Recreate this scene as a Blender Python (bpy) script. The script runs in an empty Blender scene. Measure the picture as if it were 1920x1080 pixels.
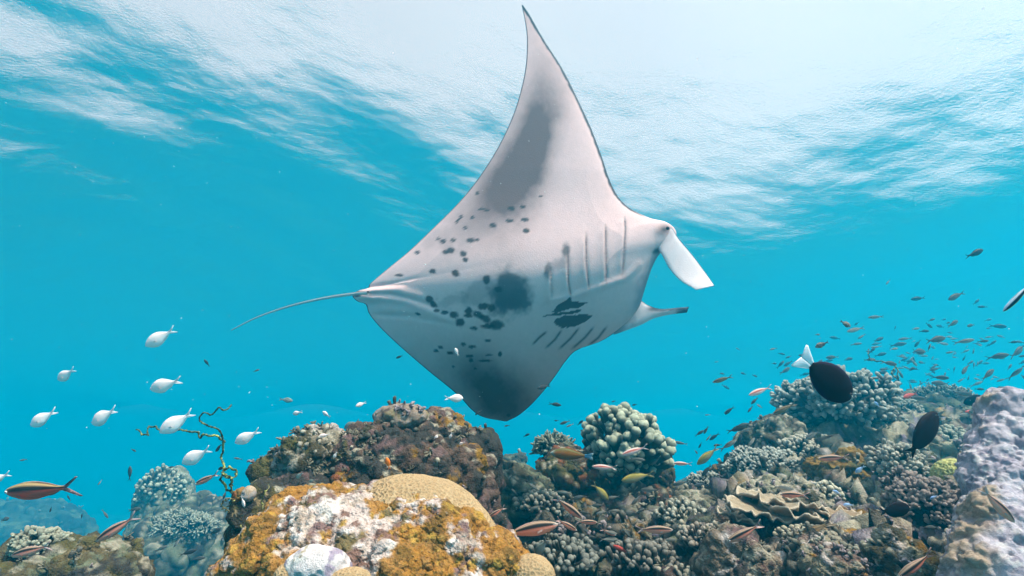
import bpy, bmesh, math, random
import numpy as np
from mathutils import Vector, Matrix
R = math.radians
rng = np.random.default_rng(7)
random.seed(7)
sc = bpy.context.scene
COL = sc.collection

# ------------------------------------------------------------------ camera
CAM = np.array([0.0, 0.0, 2.0])
PITCH = R(17.0)
FPX = 927.0                      # focal length in pixels of a 1920 px wide frame
cam_d = bpy.data.cameras.new('camera'); cam = bpy.data.objects.new('camera', cam_d); COL.objects.link(cam)
cam_d.sensor_width = 36.0; cam_d.lens = 36.0 * FPX / 1920.0
cam_d.clip_start = 0.02; cam_d.clip_end = 2000.0
cam.location = CAM; cam.rotation_euler = (R(90) + PITCH, 0, 0)
sc.camera = cam
FWD = np.array([0, math.cos(PITCH), math.sin(PITCH)])
UP = np.array([0, -math.sin(PITCH), math.cos(PITCH)])
RIGHT = np.array([1.0, 0, 0])
def at(px, py, d):
    """world point seen at photo pixel (px, py), d metres in front of the lens"""
    px = np.asarray(px, float); py = np.asarray(py, float); d = np.asarray(d, float)
    v = FWD + RIGHT * ((px - 960) / FPX)[..., None] + UP * ((540 - py) / FPX)[..., None]
    return CAM + v * d[..., None]

# ------------------------------------------------------------------ sky, sun, exposure
SUN_EL, SUN_AZ = R(58), R(130)        # azimuth clockwise from +Y (the view direction)
w = bpy.data.worlds.new('World'); sc.world = w; w.use_nodes = True
nt = w.node_tree; bg = nt.nodes['Background']
sky = nt.nodes.new('ShaderNodeTexSky'); sky.sky_type = 'NISHITA'; sky.sun_disc = False
sky.sun_elevation = SUN_EL; sky.sun_rotation = SUN_AZ
sky.air_density = 1.0; sky.dust_density = 6.0; sky.ozone_density = 1.0; sky.altitude = 0
nt.links.new(sky.outputs[0], bg.inputs[0]); bg.inputs[1].default_value = 0.09
sun_d = bpy.data.lights.new('sun', 'SUN'); sun = bpy.data.objects.new('sun', sun_d); COL.objects.link(sun)
sun_d.energy = 5.0; sun_d.angle = R(0.6); sun_d.color = (1.0, 0.87, 0.76)
SUN_DIR = Vector((math.sin(SUN_AZ) * math.cos(SUN_EL), math.cos(SUN_AZ) * math.cos(SUN_EL), math.sin(SUN_EL)))
sun.rotation_euler = SUN_DIR.to_track_quat('Z', 'Y').to_euler(); sun.location = SUN_DIR * 40
vs = sc.view_settings
vs.view_transform = 'Standard'; vs.look = 'None'; vs.gamma = 1.0; vs.use_curve_mapping = False
vs.exposure = 0.85
cy = sc.cycles
cy.max_bounces = 8; cy.diffuse_bounces = 2; cy.glossy_bounces = 3; cy.transmission_bounces = 2
cy.volume_bounces = 3; cy.transparent_max_bounces = 12
cy.caustics_reflective = False; cy.caustics_refractive = False
cy.sample_clamp_indirect = 4.0
cy.use_denoising = True

# ------------------------------------------------------------------ helpers: numpy noise
def _h(ix, iy, iz, seed):
    k = np.uint32((seed * 974634777) & 0xffffffff)
    h = ix * np.uint32(374761393) + iy * np.uint32(668265263) + iz * np.uint32(2147483647) + k
    h = (h ^ (h >> np.uint32(13))) * np.uint32(1274126177)
    h = (h ^ (h >> np.uint32(16))) * np.uint32(2246822519)
    h = h ^ (h >> np.uint32(15))
    return (h & np.uint32(0xffffff)).astype(np.float32) * np.float32(1 / 16777216)
def vnoise(p, seed=0):
    """smooth value noise in -1..1 for points p (n,3)"""
    i = np.floor(p); f = (p - i).astype(np.float32); u = f * f * f * (f * (f * 6 - 15) + 10); i = i.astype(np.int64).astype(np.uint32)
    X0, Y0, Z0 = i.T.copy(); one = np.uint32(1); r = 0
    for dx in (0, 1):
        wx = u[:, 0] if dx else 1 - u[:, 0]
        for dy in (0, 1):
            wy = wx * (u[:, 1] if dy else 1 - u[:, 1])
            for dz in (0, 1):
                r = r + wy * (u[:, 2] if dz else 1 - u[:, 2]) * _h(X0 + np.uint32(dx), Y0 + np.uint32(dy), Z0 + np.uint32(dz), seed)
    return r.astype(float) * 2 - 1
def fbm(p, seed=0, octv=4, gain=.5, lac=2.03):
    r = 0; a = 1; t = 0
    for k in range(octv):
        r = r + a * vnoise(p + 17.3 * k, seed + k); t += a; a *= gain; p = p * lac
    return r / t
def worley(p, seed=0):
    """distances to nearest and second nearest feature point, and an id of the nearest cell"""
    i = np.floor(p); f = (p - i).astype(np.float32); i = i.astype(np.int64).astype(np.uint32); X0, Y0, Z0 = i.T.copy(); fx, fy, fz = f.T.copy()
    f1 = np.full(len(p), 81.0, np.float32); f2 = f1.copy(); cid = np.zeros(len(p), np.float32); k = np.float32(1 / 1024)
    for dx in (-1, 0, 1):
        for dy in (-1, 0, 1):
            for dz in (-1, 0, 1):
                h = (_h(X0 + np.uint32(dx % 2 ** 32), Y0 + np.uint32(dy % 2 ** 32), Z0 + np.uint32(dz % 2 ** 32), seed) * np.float32(16777216)).astype(np.uint32)
                qx = (h & np.uint32(255)) * np.float32(1 / 256); qy = ((h >> np.uint32(8)) & np.uint32(255)) * np.float32(1 / 256); qz = (h >> np.uint32(16)) * np.float32(1 / 256)
                d = (fx - dx - qx) ** 2 + (fy - dy - qy) ** 2 + (fz - dz - qz) ** 2
                m = d < f1
                f2 = np.where(m, f1, np.minimum(f2, d)); cid = np.where(m, (qx * 7 + qy * 3 + qz) % 1, cid); f1 = np.where(m, d, f1)
    return np.sqrt(f1).astype(float), np.sqrt(f2).astype(float), cid
def smooth(a, b, x):
    t = np.clip((x - a) / (b - a), 0, 1); return t * t * (3 - 2 * t)
def mixc(c0, c1, f):
    return c0 * (1 - f[:, None]) + np.asarray(c1, float)[None, :] * f[:, None]

# ------------------------------------------------------------------ helpers: meshes
def new_mesh(name, V, F, mat=None, col=None, smooth_shade=True, uvw=None):
    V = np.asarray(V, np.float32); me = bpy.data.meshes.new(name)
    Fl = F if isinstance(F, list) else [F]
    nf = sum(len(f) for f in Fl); nl = sum(f.size for f in Fl)
    me.vertices.add(len(V)); me.vertices.foreach_set('co', V.ravel())
    me.loops.add(nl); me.polygons.add(nf)
    me.loops.foreach_set('vertex_index', np.concatenate([f.ravel() for f in Fl]).astype(np.int32))
    tot = np.concatenate([np.full(len(f), f.shape[1], np.int32) for f in Fl]); st = np.concatenate([[0], np.cumsum(tot)[:-1]]).astype(np.int32)
    me.polygons.foreach_set('loop_start', st)
    me.polygons.foreach_set('use_smooth', np.full(nf, smooth_shade, bool))
    if col is not None:
        a = me.color_attributes.new('Col', 'FLOAT_COLOR', 'POINT')
        c = np.ones((len(V), 4), np.float32); c[:, :3] = np.clip(col, 0, 1); a.data.foreach_set('color', c.ravel())
    me.update(calc_edges=True); me.validate()
    if mat: me.materials.append(mat)
    return me
def obj(name, me, parent=None, loc=None, **props):
    o = bpy.data.objects.new(name, me); COL.objects.link(o)
    if parent is not None: o.parent = parent
    if loc is not None: o.location = loc
    for k, v in props.items(): o[k] = v
    return o
def thing(name, loc, label, category, group=None):
    o = obj(name, None, None, loc, label=label, category=category)
    if group: o['group'] = group
    o.empty_display_size = .05
    return o
def tag(o, label, category, group=None):
    o['label'] = label; o['category'] = category
    if group: o['group'] = group
    return o
def vnormals(V, F):
    n = np.zeros_like(V)
    tris = [F] if F.shape[1] == 3 else [F[:, :3], F[:, [0, 2, 3]]]
    for T in tris:
        fn = np.cross(V[T[:, 1]] - V[T[:, 0]], V[T[:, 2]] - V[T[:, 0]])
        for k in range(3):
            for c in range(3): n[:, c] += np.bincount(T[:, k], fn[:, c], len(V))
    return n / np.maximum(np.linalg.norm(n, axis=1, keepdims=True), 1e-12)
_ico = {}
def ico(level):
    if level not in _ico:
        if level <= 1:
            bm = bmesh.new(); bmesh.ops.create_icosphere(bm, subdivisions=max(level, 1), radius=1)
            bm.verts.ensure_lookup_table()
            V = np.array([v.co[:] for v in bm.verts]); F = np.array([[v.index for v in f.verts] for f in bm.faces]); bm.free()
        else:
            V, F = ico(level - 1)
            E = np.sort(np.concatenate([F[:, [0, 1]], F[:, [1, 2]], F[:, [2, 0]]]), 1)
            U, inv = np.unique(E, axis=0, return_inverse=True); inv = inv.ravel()
            M = V[U[:, 0]] + V[U[:, 1]]; M /= np.linalg.norm(M, axis=1, keepdims=True)
            n = len(F); a, b, c = inv[:n] + len(V), inv[n:2 * n] + len(V), inv[2 * n:] + len(V)
            F = np.concatenate([np.stack([F[:, 0], a, c], 1), np.stack([F[:, 1], b, a], 1), np.stack([F[:, 2], c, b], 1), np.stack([a, b, c], 1)])
            V = np.concatenate([V, M])
        _ico[level] = (V, F)
    return _ico[level]
def grid_faces(nu, nv, wrap=False):
    I = np.arange(nu * nv).reshape(nu, nv)
    if wrap: I = np.concatenate([I, I[:, :1]], 1)
    return np.stack([I[:-1, :-1], I[1:, :-1], I[1:, 1:], I[:-1, 1:]], -1).reshape(-1, 4)
def crom(P, n):
    """Catmull-Rom through the rows of P, n samples"""
    P = np.asarray(P, float); m = len(P); t = np.linspace(0, m - 1, n); i = np.minimum(t.astype(int), m - 2); f = (t - i)[:, None]
    Q = np.concatenate([[2 * P[0] - P[1]], P, [2 * P[-1] - P[-2]]])
    a, b, c, d = Q[i], Q[i + 1], Q[i + 2], Q[i + 3]
    return .5 * (2 * b + (c - a) * f + (2 * a - 5 * b + 4 * c - d) * f ** 2 + (3 * b - a - 3 * c + d) * f ** 3)
def tube(P, rad, n=8):
    """tube along points P with radii rad; returns V, F (quads) closed by its tapering ends"""
    P = np.asarray(P, float); rad = np.broadcast_to(rad, len(P)); T = np.gradient(P, axis=0); T /= np.linalg.norm(T, axis=1, keepdims=True) + 1e-9
    ref = np.array([.31, .22, .92]); A = np.cross(T, ref); A /= np.linalg.norm(A, axis=1, keepdims=True) + 1e-9; B = np.cross(T, A)
    th = np.arange(n) * 2 * np.pi / n
    V = P[:, None] + rad[:, None, None] * (np.cos(th)[None, :, None] * A[:, None] + np.sin(th)[None, :, None] * B[:, None])
    return V.reshape(-1, 3), grid_faces(len(P), n, True)
class Join:
    """collects pieces into one mesh"""
    def __init__(s): s.V = []; s.F = {}; s.C = []; s.n = 0
    def add(s, V, F, C):
        V = np.asarray(V); s.V.append(V); s.F.setdefault(F.shape[1], []).append(F + s.n)
        s.C.append(np.broadcast_to(np.asarray(C, float), (len(V), 3))); s.n += len(V)
    def mesh(s, name, mat, smooth_shade=True):
        return new_mesh(name, np.concatenate(s.V), [np.concatenate(f) for f in s.F.values()], mat, np.concatenate(s.C), smooth_shade)

# ------------------------------------------------------------------ materials
def node(nt, t, **kw):
    n = nt.nodes.new(t)
    for k, v in kw.items():
        if k in n.inputs: n.inputs[k].default_value = v
        else: setattr(n, k, v)
    return n
def surface_mat(name, rough=.8, spec=.2, bump=(60, .004), grain=(90, .35), cell=None, sss=0, coat=0):
    """colour from the mesh's own pigment attribute, with fine procedural grain and relief"""
    m = bpy.data.materials.new(name); m.use_nodes = True; nt = m.node_tree; L = nt.links.new
    b = nt.nodes['Principled BSDF']; b.inputs['Roughness'].default_value = rough; b.inputs['Specular IOR Level'].default_value = spec
    at_ = node(nt, 'ShaderNodeAttribute', attribute_name='Col'); tc = node(nt, 'ShaderNodeTexCoord')
    n1 = node(nt, 'ShaderNodeTexNoise', Scale=grain[0], Detail=4.0, Roughness=.65); L(tc.outputs['Object'], n1.inputs['Vector'])
    mr = node(nt, 'ShaderNodeMapRange'); mr.inputs[1].default_value = .25; mr.inputs[2].default_value = .75
    mr.inputs[3].default_value = 1 - grain[1]; mr.inputs[4].default_value = 1 + grain[1]; L(n1.outputs[0], mr.inputs[0])
    mx = node(nt, 'ShaderNodeMix', data_type='RGBA', blend_type='MULTIPLY'); mx.inputs[0].default_value = 1
    L(at_.outputs['Color'], mx.inputs[6]); L(mr.outputs[0], mx.inputs[7]); L(mx.outputs[2], b.inputs['Base Color'])
    n2 = node(nt, 'ShaderNodeTexNoise', Scale=bump[0], Detail=6.0, Roughness=.7); L(tc.outputs['Object'], n2.inputs['Vector'])
    bp = node(nt, 'ShaderNodeBump', Strength=1.0, Distance=bump[1]); L(n2.outputs[0], bp.inputs['Height'])
    last = bp
    if cell:
        v = node(nt, 'ShaderNodeTexVoronoi', Scale=cell[0]); L(tc.outputs['Object'], v.inputs['Vector'])
        b2 = node(nt, 'ShaderNodeBump', Strength=1.0, Distance=cell[1]); L(v.outputs['Distance'], b2.inputs['Height']); L(bp.outputs[0], b2.inputs['Normal']); last = b2
    L(last.outputs[0], b.inputs['Normal'])
    if coat: b.inputs['Coat Weight'].default_value = coat
    return m
M_reef = surface_mat('reef_rock_surface', .9, .1, (70, .006), (55, .45), cell=(150, .003))
M_coral = surface_mat('coral_skeleton', .85, .15, (160, .003), (120, .25), cell=(300, .0015))
M_brain = surface_mat('brain_coral_surface', .8, .2, (300, .0015), (160, .2))
M_porites = surface_mat('lobed_coral_surface', .85, .15, (220, .003), (130, .22), cell=(420, .001))
M_manta = surface_mat('manta_skin', .6, .12, (120, .0015), (240, .06))
M_fish = surface_mat('fish_scales', .5, .15, (400, .0004), (300, .08))
M_black = surface_mat('black_fish_scales', .6, .06, (400, .0004), (300, .15))
M_wire = surface_mat('wire_coral_skin', .7, .2, (200, .002), (60, .5))
M_algae = surface_mat('algae_turf', .95, .05, (180, .008), (140, .5))

# ------------------------------------------------------------------ water surface, seabed, haze
def swell(x, y):
    return (6.75 - 1.15 * np.sin(2 * np.pi * (x - 2.0 + .35 * y - 2.0) / 30.0) + .06 * np.sin(2 * np.pi * (.5 * x + .86 * y) / 7.3 + 1.0)
            + .035 * np.sin(2 * np.pi * (.9 * x - .3 * y) / 2.9 + .5))
mw = bpy.data.materials.new('water_surface_ripples'); mw.use_nodes = True; nt = mw.node_tree; nt.nodes.clear(); L = nt.links.new
out = node(nt, 'ShaderNodeOutputMaterial'); mix = node(nt, 'ShaderNodeMixShader'); m2 = node(nt, 'ShaderNodeMixShader')
tr = node(nt, 'ShaderNodeBsdfTransparent'); tl = node(nt, 'ShaderNodeBsdfTranslucent'); tl.inputs[0].default_value = (1, 1, 1, 1)
gl = node(nt, 'ShaderNodeBsdfGlossy', Roughness=.5, Color=(.30, .92, 1.0, 1)); fr = node(nt, 'ShaderNodeFresnel', IOR=1.20); m2.inputs[0].default_value = .20
tc = node(nt, 'ShaderNodeTexCoord'); mp = node(nt, 'ShaderNodeMapping'); mp.inputs['Scale'].default_value = (1.0, 1.25, 1); mp.inputs['Rotation'].default_value = (0, 0, R(-25))
n1 = node(nt, 'ShaderNodeTexNoise', Scale=.5, Detail=3.2, Roughness=.42, Distortion=.15); b0 = node(nt, 'ShaderNodeBump', Strength=1.0, Distance=.15)
n2 = node(nt, 'ShaderNodeTexNoise', Scale=19.0, Detail=3.0, Roughness=.6); bp = node(nt, 'ShaderNodeBump', Strength=1.0, Distance=.0045)
L(mp.outputs[0], n2.inputs[0]); L(n2.outputs[0], bp.inputs['Height']); L(b0.outputs[0], bp.inputs['Normal'])
L(tc.outputs['Object'], mp.inputs[0]); L(mp.outputs[0], n1.inputs[0]); L(n1.outputs[0], b0.inputs['Height']); L(bp.outputs[0], fr.inputs['Normal']); L(bp.outputs[0], gl.inputs['Normal'])
L(tr.outputs[0], m2.inputs[1]); L(tl.outputs[0], m2.inputs[2]); L(fr.outputs[0], mix.inputs[0]); L(m2.outputs[0], mix.inputs[1]); L(gl.outputs[0], mix.inputs[2]); L(mix.outputs[0], out.inputs[0])
u = np.linspace(-1, 1, 181); g = np.sign(u) * (np.abs(u) * .25 + .75 * np.abs(u) ** 3) * 90
X, Y = np.meshgrid(g, g, indexing='ij')
obj('water_surface', new_mesh('water_surface', np.stack([X, Y, swell(X, Y)], -1).reshape(-1, 3), grid_faces(181, 181), mw), kind='structure')

SAND_Z = -10.0
ms = bpy.data.materials.new('sand'); ms.use_nodes = True; nt = ms.node_tree; L = nt.links.new; b = nt.nodes['Principled BSDF']
b.inputs['Roughness'].default_value = .95
tc = node(nt, 'ShaderNodeTexCoord'); n1 = node(nt, 'ShaderNodeTexNoise', Scale=1.2, Detail=8.0); cr = node(nt, 'ShaderNodeValToRGB')
cr.color_ramp.elements[0].color = (.14, .13, .10, 1); cr.color_ramp.elements[1].color = (.30, .28, .23, 1); cr.color_ramp.elements[0].position = .35; cr.color_ramp.elements[1].position = .65
bp = node(nt, 'ShaderNodeBump', Distance=.08); L(tc.outputs['Object'], n1.inputs[0]); L(n1.outputs[0], cr.inputs[0]); L(cr.outputs[0], b.inputs['Base Color']); L(n1.outputs[0], bp.inputs['Height']); L(bp.outputs[0], b.inputs['Normal'])
Z = SAND_Z + .08 * np.sin(X * .9 + 1.3 * np.sin(Y * .5)) * np.cos(Y * .7)
obj('seabed', new_mesh('seabed', np.stack([X, Y, Z], -1).reshape(-1, 3), grid_faces(181, 181), ms), kind='structure')

bm = bmesh.new(); bmesh.ops.create_cube(bm, size=1)
hz = bpy.data.meshes.new('haze'); bm.to_mesh(hz); bm.free()
h = obj('haze', hz, kind='stuff'); h.scale = (170, 170, 17.0); h.location = (0, 0, -3.12); h['label'] = 'blue tinted clear sea water'
mh = bpy.data.materials.new('sea_water_volume'); mh.use_nodes = True; nt = mh.node_tree; nt.nodes.clear()
out = node(nt, 'ShaderNodeOutputMaterial'); pv = node(nt, 'ShaderNodeVolumePrincipled')
pv.inputs['Color'].default_value = (.0003, .58, .90, 1); pv.inputs['Absorption Color'].default_value = (.0, .22, .36, 1)
pv.inputs['Density'].default_value = .047; pv.inputs['Anisotropy'].default_value = .6
nt.links.new(pv.outputs[0], out.inputs['Volume']); hz.materials.append(mh)

# ------------------------------------------------------------------ manta ray
def build_manta():
    D0 = 2.85; SC = D0 / 3.45
    pairs = np.array([
        (980, 9, 978, 10), (993, 28, 984, 38), (1020, 75, 988, 75), (1055, 130, 985, 130), (1085, 190, 971, 190), (1108, 240, 952, 240),
        (1127, 290, 926, 290), (1142, 335, 893, 340), (1157, 366, 858, 382), (1175, 386, 815, 425), (1198, 400, 768, 470), (1222, 410, 728, 503),
        (1248, 416, 695, 531), (1265, 429, 690, 540), (1266, 446, 672, 545), (1240, 472, 661, 552), (1226, 494, 664, 560), (1216, 520, 672, 566),
        (1206, 552, 686, 571), (1196, 580, 692, 588), (1172, 608, 711, 612), (1130, 638, 745, 645), (1082, 656, 785, 680), (1060, 678, 815, 705),
        (1042, 704, 845, 729), (1022, 730, 866, 748), (997, 758, 884, 768), (972, 779, 906, 782), (950, 790, 946, 790)], float)
    NS, NT = 330, 320
    e = crom(pairs, NS); lead, trail = e[:, :2], e[:, 2:]
    t = .3 * (1 - np.cos(np.linspace(0, 1, NT) * np.pi)) / 2 + .7 * np.linspace(0, 1, NT)
    PX = lead[:, None, 0] * (1 - t) + trail[:, None, 0] * t
    PY = lead[:, None, 1] * (1 - t) + trail[:, None, 1] * t
    # body axis runs from the tail root to the mouth; q is the distance from it, a the distance along it
    A0 = np.array([668., 553.]); ax = np.array([1232., 492.]) - A0; al = np.hypot(*ax); ax /= al; nx = np.array([ax[1], -ax[0]])
    a = ((PX - A0[0]) * ax[0] + (PY - A0[1]) * ax[1]) / al
    q = (PX - A0[0]) * nx[0] + (PY - A0[1]) * nx[1]                      # px, positive towards the upper wing
    mid = D0 + SC * np.where(q > 0, .42 * (np.abs(q) / 480) ** 1.6, (.25 * (np.abs(q) / 265) ** 2 + .28 * (np.abs(q) / 265) ** 3)) - SC * .16 * (a - .5)
    chord = np.hypot(*(lead - trail).T)[:, None] / FPX * D0
    prof = np.sin(np.pi * np.clip(t, 0, 1) ** .62) ** .75
    wing = np.minimum(.10 * chord, .085 * SC) * prof
    edge = np.clip(np.minimum(t, 1 - t) * 6, 0, 1)[None, :] ** .6
    body = .22 * np.exp(-(q / 105) ** 2) * np.clip(np.sin(np.pi * np.clip(a, 0, 1) ** 1.15 * .86 + .10), 0, 1) * edge
    sidef = smooth(0, .10, t)[None, :] * smooth(0, .06, 1 - t)[None, :]
    thick = wing + body * SC
    px, py = PX.ravel(), PY.ravel()
    # --- relief on the ventral side: gill slits, folds by the pelvic fins
    def zz(x, y): return 640 + x * .38886, 380 + y * .38886
    def seg_dist(poly):
        best = np.full(px.shape, 1e9); sg = np.zeros(px.shape); tt = np.zeros(px.shape); n = len(poly) - 1
        for k in range(n):
            p, r_ = np.array(poly[k]), np.array(poly[k + 1]); d = r_ - p; l2 = d @ d
            s = np.clip(((px - p[0]) * d[0] + (py - p[1]) * d[1]) / l2, 0, 1)
            ex, ey = px - p[0] - s * d[0], py - p[1] - s * d[1]; dd = np.hypot(ex, ey); m = dd < best
            best = np.where(m, dd, best); sg = np.where(m, np.sign(d[0] * ey - d[1] * ex), sg); tt = np.where(m, (k + s) / n, tt)
        return best, sg, tt
    slits = [[(1366, 68), (1370, 130), (1364, 220), (1355, 360)], [(1274, 105), (1276, 240), (1278, 392)], [(1179, 145), (1182, 300), (1195, 422)],
             [(1092, 215), (1094, 380), (1108, 455)], [(1009, 305), (1011, 400), (1016, 465)],
             [(990, 622), (955, 650), (922, 684)], [(1062, 614), (1030, 660), (985, 702)], [(1146, 604), (1105, 655), (1050, 706)],
             [(1216, 600), (1175, 650), (1112, 706)], [(1279, 598), (1240, 650), (1195, 686)]]
    slits = [[zz(*p) for p in s] for s in slits]
    bumpv = np.zeros(px.shape); slit_dark = np.zeros(px.shape)
    for k, s in enumerate(slits):
        d, sg, tt = seg_dist(s); fade = np.clip(np.sin(np.pi * np.clip(tt, .02, .98)) * 2.2, 0, 1)
        side = np.where(sg > 0, 1.0, 0.0)
        bumpv += .006 * fade * np.exp(-(d / 11) ** 2) * side - .004 * fade * np.exp(-(d / 3.0) ** 2)
        wv = (1.9 if k < 5 else 2.3)
        slit_dark = np.maximum(slit_dark, np.exp(-(d / wv) ** 2) * np.clip(fade + .2, 0, 1) * (.85 if k not in (4,) else .45))
    gf, _, gt = seg_dist([zz(1010, 470), zz(1110, 455), zz(1250, 405), zz(1370, 365), zz(1440, 300)])
    bumpv += .008 * np.exp(-(gf / 7) ** 2)
    for poly, hgt, wd in (([(664, 553), (700, 545), (745, 544), (790, 556)], .016, 8), ([(666, 562), (710, 558), (760, 566), (800, 582), (850, 606)], .018, 8),
                          ([(700, 575), (750, 580), (800, 590)], .010, 10), ([(690, 590), (760, 592), (830, 604), (900, 622)], -.008, 5), ([(690, 538), (720, 535), (760, 534)], -.012, 4),
                          ([(676, 551), (730, 551), (790, 566), (830, 585)], -.010, 4)):
        d, _, tt = seg_dist(poly); bumpv += hgt * np.exp(-(d / wd) ** 2) * np.clip(1.3 - tt, 0, 1)
    eye_d = np.hypot((px - 1246) / 17, (py - 430) / 12); bumpv += .025 * np.exp(-eye_d ** 2 * 1.2)
    ventral_d = mid - thick * .46 - SC * bumpv.reshape(PX.shape) * sidef
    dorsal_d = mid + thick * .54
    Vv = at(PX, PY, ventral_d).reshape(-1, 3); Vd = at(PX, PY, dorsal_d).reshape(-1, 3)
    # --- pigment
    P3 = np.stack([px, py, np.zeros_like(px)], 1)
    c = np.tile(np.array([.88, .58, .565]), (len(px), 1))
    c *= (1 + .07 * fbm(P3 / 60, 3) + .05 * fbm(P3 / 5, 4, 3))[:, None]
    dark = np.array([.055, .06, .07]); grey = np.array([.085, .07, .075])
    def ell(x, y, rx, ry, ang=0, soft=.35, wob=.34):
        ca, sa = math.cos(R(ang)), math.sin(R(ang)); dx, dy = px - x, py - y
        d = np.hypot((dx * ca + dy * sa) / rx, (-dx * sa + dy * ca) / ry)
        d = d + wob * fbm(P3 / max(3, min(rx, ry) * .7) + x, 11, 3)
        return 1 - smooth(1 - soft, 1 + soft, d)
    # grey pigment bands of the wings
    def blotch(x, y, rx, ry, ang):
        ca, sa = math.cos(R(ang)), math.sin(R(ang)); dx, dy = px - x, py - y
        d = np.hypot((dx * ca + dy * sa) / rx, (-dx * sa + dy * ca) / ry) + .22 * fbm(P3 / 35, 5, 4, .65)
        return np.exp(-d ** 2 * 1.1)
    s1 = np.clip(blotch(990, 285, 145, 46, 108) * 1.0 + blotch(915, 370, 100, 48, 130) * .62 + blotch(1002, 250, 120, 30, 95) * .35, 0, .88)
    c = mixc(c, grey * np.array([1.3, 1.15, 1.15]), s1)
    s2 = np.clip(blotch(935, 738, 95, 52, 25) * .85 + blotch(900, 690, 80, 40, 30) * .35 + blotch(950, 775, 50, 25, 0) * .4, 0, .93)
    c = mixc(c, grey * .9, s2)
    for x, y, rx, ry, an, k in ((955, 540, 30, 36, 5, .95), (962, 565, 34, 24, -5, .95), (910, 545, 45, 26, -25, .42), (850, 562, 30, 10, -15, .30), (1055, 492, 18, 12, -30, .35), (880, 430, 90, 26, -20, .22)):
        c = mixc(c, dark * 2.0, k * ell(x, y, rx, ry, an, .5, .75))
    spots = [(365, 240, 13, 9), (440, 330, 17, 12), (550, 340, 22, 15, 25), (278, 350, 20, 6), (468, 175, 11, 7), (490, 187, 15, 11), (538, 180, 14, 8), (625, 182, 22, 11), (655, 180, 10, 7),
             (502, 238, 15, 10), (528, 230, 18, 14), (587, 248, 16, 15), (598, 276, 13, 12), (820, 28, 18, 10), (875, 20, 13, 9), (812, 87, 20, 9), (885, 82, 18, 10), (732, 110, 17, 11),
             (892, 135, 18, 11), (676, 30, 16, 6), (702, 36, 16, 6), (632, 72, 10, 7), (577, 68, 9, 6), (566, 82, 8, 6), (556, 94, 9, 6), (597, 122, 11, 6), (655, -45, 11, 7), (962, -30, 10, 5),
             (425, 466, 22, 17, 40), (445, 490, 18, 14, 40), (460, 520, 15, 8), (497, 530, 19, 10), (542, 542, 22, 16), (573, 578, 22, 20), (700, 370, 17, 22), (757, 418, 19, 14), (685, 500, 30, 16, -10),
             (725, 508, 20, 17), (612, 522, 17, 18), (612, 545, 22, 9), (660, 540, 26, 16, 20), (695, 560, 28, 18, 25), (745, 588, 36, 24), (705, 596, 34, 12), (640, 605, 19, 8), (705, 665, 20, 5), (588, 683, 13, 9),
             (630, 695, 18, 8), (478, 697, 12, 8), (457, 715, 12, 8), (765, 730, 10, 13), (710, 735, 18, 5), (695, 762, 30, 7), (525, 725, 18, 7), (618, 740, 18, 8), (625, 760, 12, 9), (370, 537, 16, 6, 20),
             (540, 790, 8, 6), (645, 800, 9, 4), (805, 1025, 10, 8)]
    for s in spots:
        x, y = zz(s[0], s[1]); c = mixc(c, dark, .93 * ell(x, y, s[2] * .389, s[3] * .389, s[4] if len(s) > 4 else 0, .32))
    for x, y, rx, ry, an in ((1082, 228, 17, 32, 12), (995, 328, 16, 36, 8)):
        x, y = zz(x, y); c = mixc(c, dark * 1.5, .85 * ell(x, y, rx * .389, ry * .389, an, .6))
    def poly_mask(poly):
        inside = np.zeros(px.shape, bool); n = len(poly)
        wx = px + 2.0 * fbm(P3 / 6, 21, 2); wy = py + 1.2 * fbm(P3 / 6, 22, 2)
        for k in range(n):
            (x0, y0), (x1, y1) = poly[k], poly[(k + 1) % n]
            cond = ((y0 > wy) != (y1 > wy)); xi = (x1 - x0) * (wy - y0) / (y1 - y0 + 1e-9) + x0
            inside ^= cond & (wx < xi)
        return inside.astype(float)
    for poly in ([(1015, 528), (1040, 495), (1075, 475), (1105, 452), (1112, 475), (1188, 482), (1150, 505), (1100, 512), (1075, 520), (1040, 530)], [(962, 550), (1010, 536), (1090, 525), (1160, 514), (1150, 527), (1080, 540), (1020, 547)],
                 [(1018, 575), (1040, 558), (1075, 545), (1120, 540), (1218, 540), (1190, 565), (1165, 580), (1115, 600), (1060, 602), (1035, 590)]):
        c = mixc(c, dark, .95 * poly_mask([zz(*p) for p in poly]))
    c = mixc(c, dark * .9, slit_dark)
    # dark margins: broad on the leading edge of the upper wing, hairline on the trailing edges and the head; bluish shading painted along the mouth
    S = np.repeat(np.linspace(0, 1, NS)[:, None], NT, 1).ravel(); T = np.repeat(t[None], NS, 0).ravel(); CH = np.repeat(np.hypot(*(lead - trail).T)[:, None], NT, 1).ravel()
    dl, dt = T * CH, (1 - T) * CH
    up = 1 - smooth(.34, .40, S)
    c = mixc(c, (.05, .055, .07), (1 - smooth(2.5, 6.5, dl + 1.5 * fbm(P3 / 7, 31, 2))) * up)
    c = mixc(c, (.06, .065, .075), (1 - smooth(1.0, 2.6, dt)) * .9)
    lo = smooth(.69, .74, S); c = mixc(c, (.06, .07, .08), (1 - smooth(.8, 2.5, dl)) * lo)
    mo = smooth(.50, .54, S) * (1 - smooth(.66, .70, S)); c = mixc(c, (.22, .25, .30), .75 * (1 - smooth(2, 24, dl + 6 * fbm(P3 / 18, 33, 2))) * mo)  # soft bluish shading along the mouth, put into the skin colour
    c = mixc(c, (.02, .025, .03), .92 * np.exp(-eye_d ** 2 * 1.5))
    c = mixc(c, (.05, .06, .07), .9 * ell(1231, 470, 8, 5, -35, .6))
    c = mixc(c, (.04, .05, .06), .95 * ell(671, 551, 9, 5, -15, .5))
    J = Join(); J.add(Vv, grid_faces(NS, NT), c)
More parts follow.
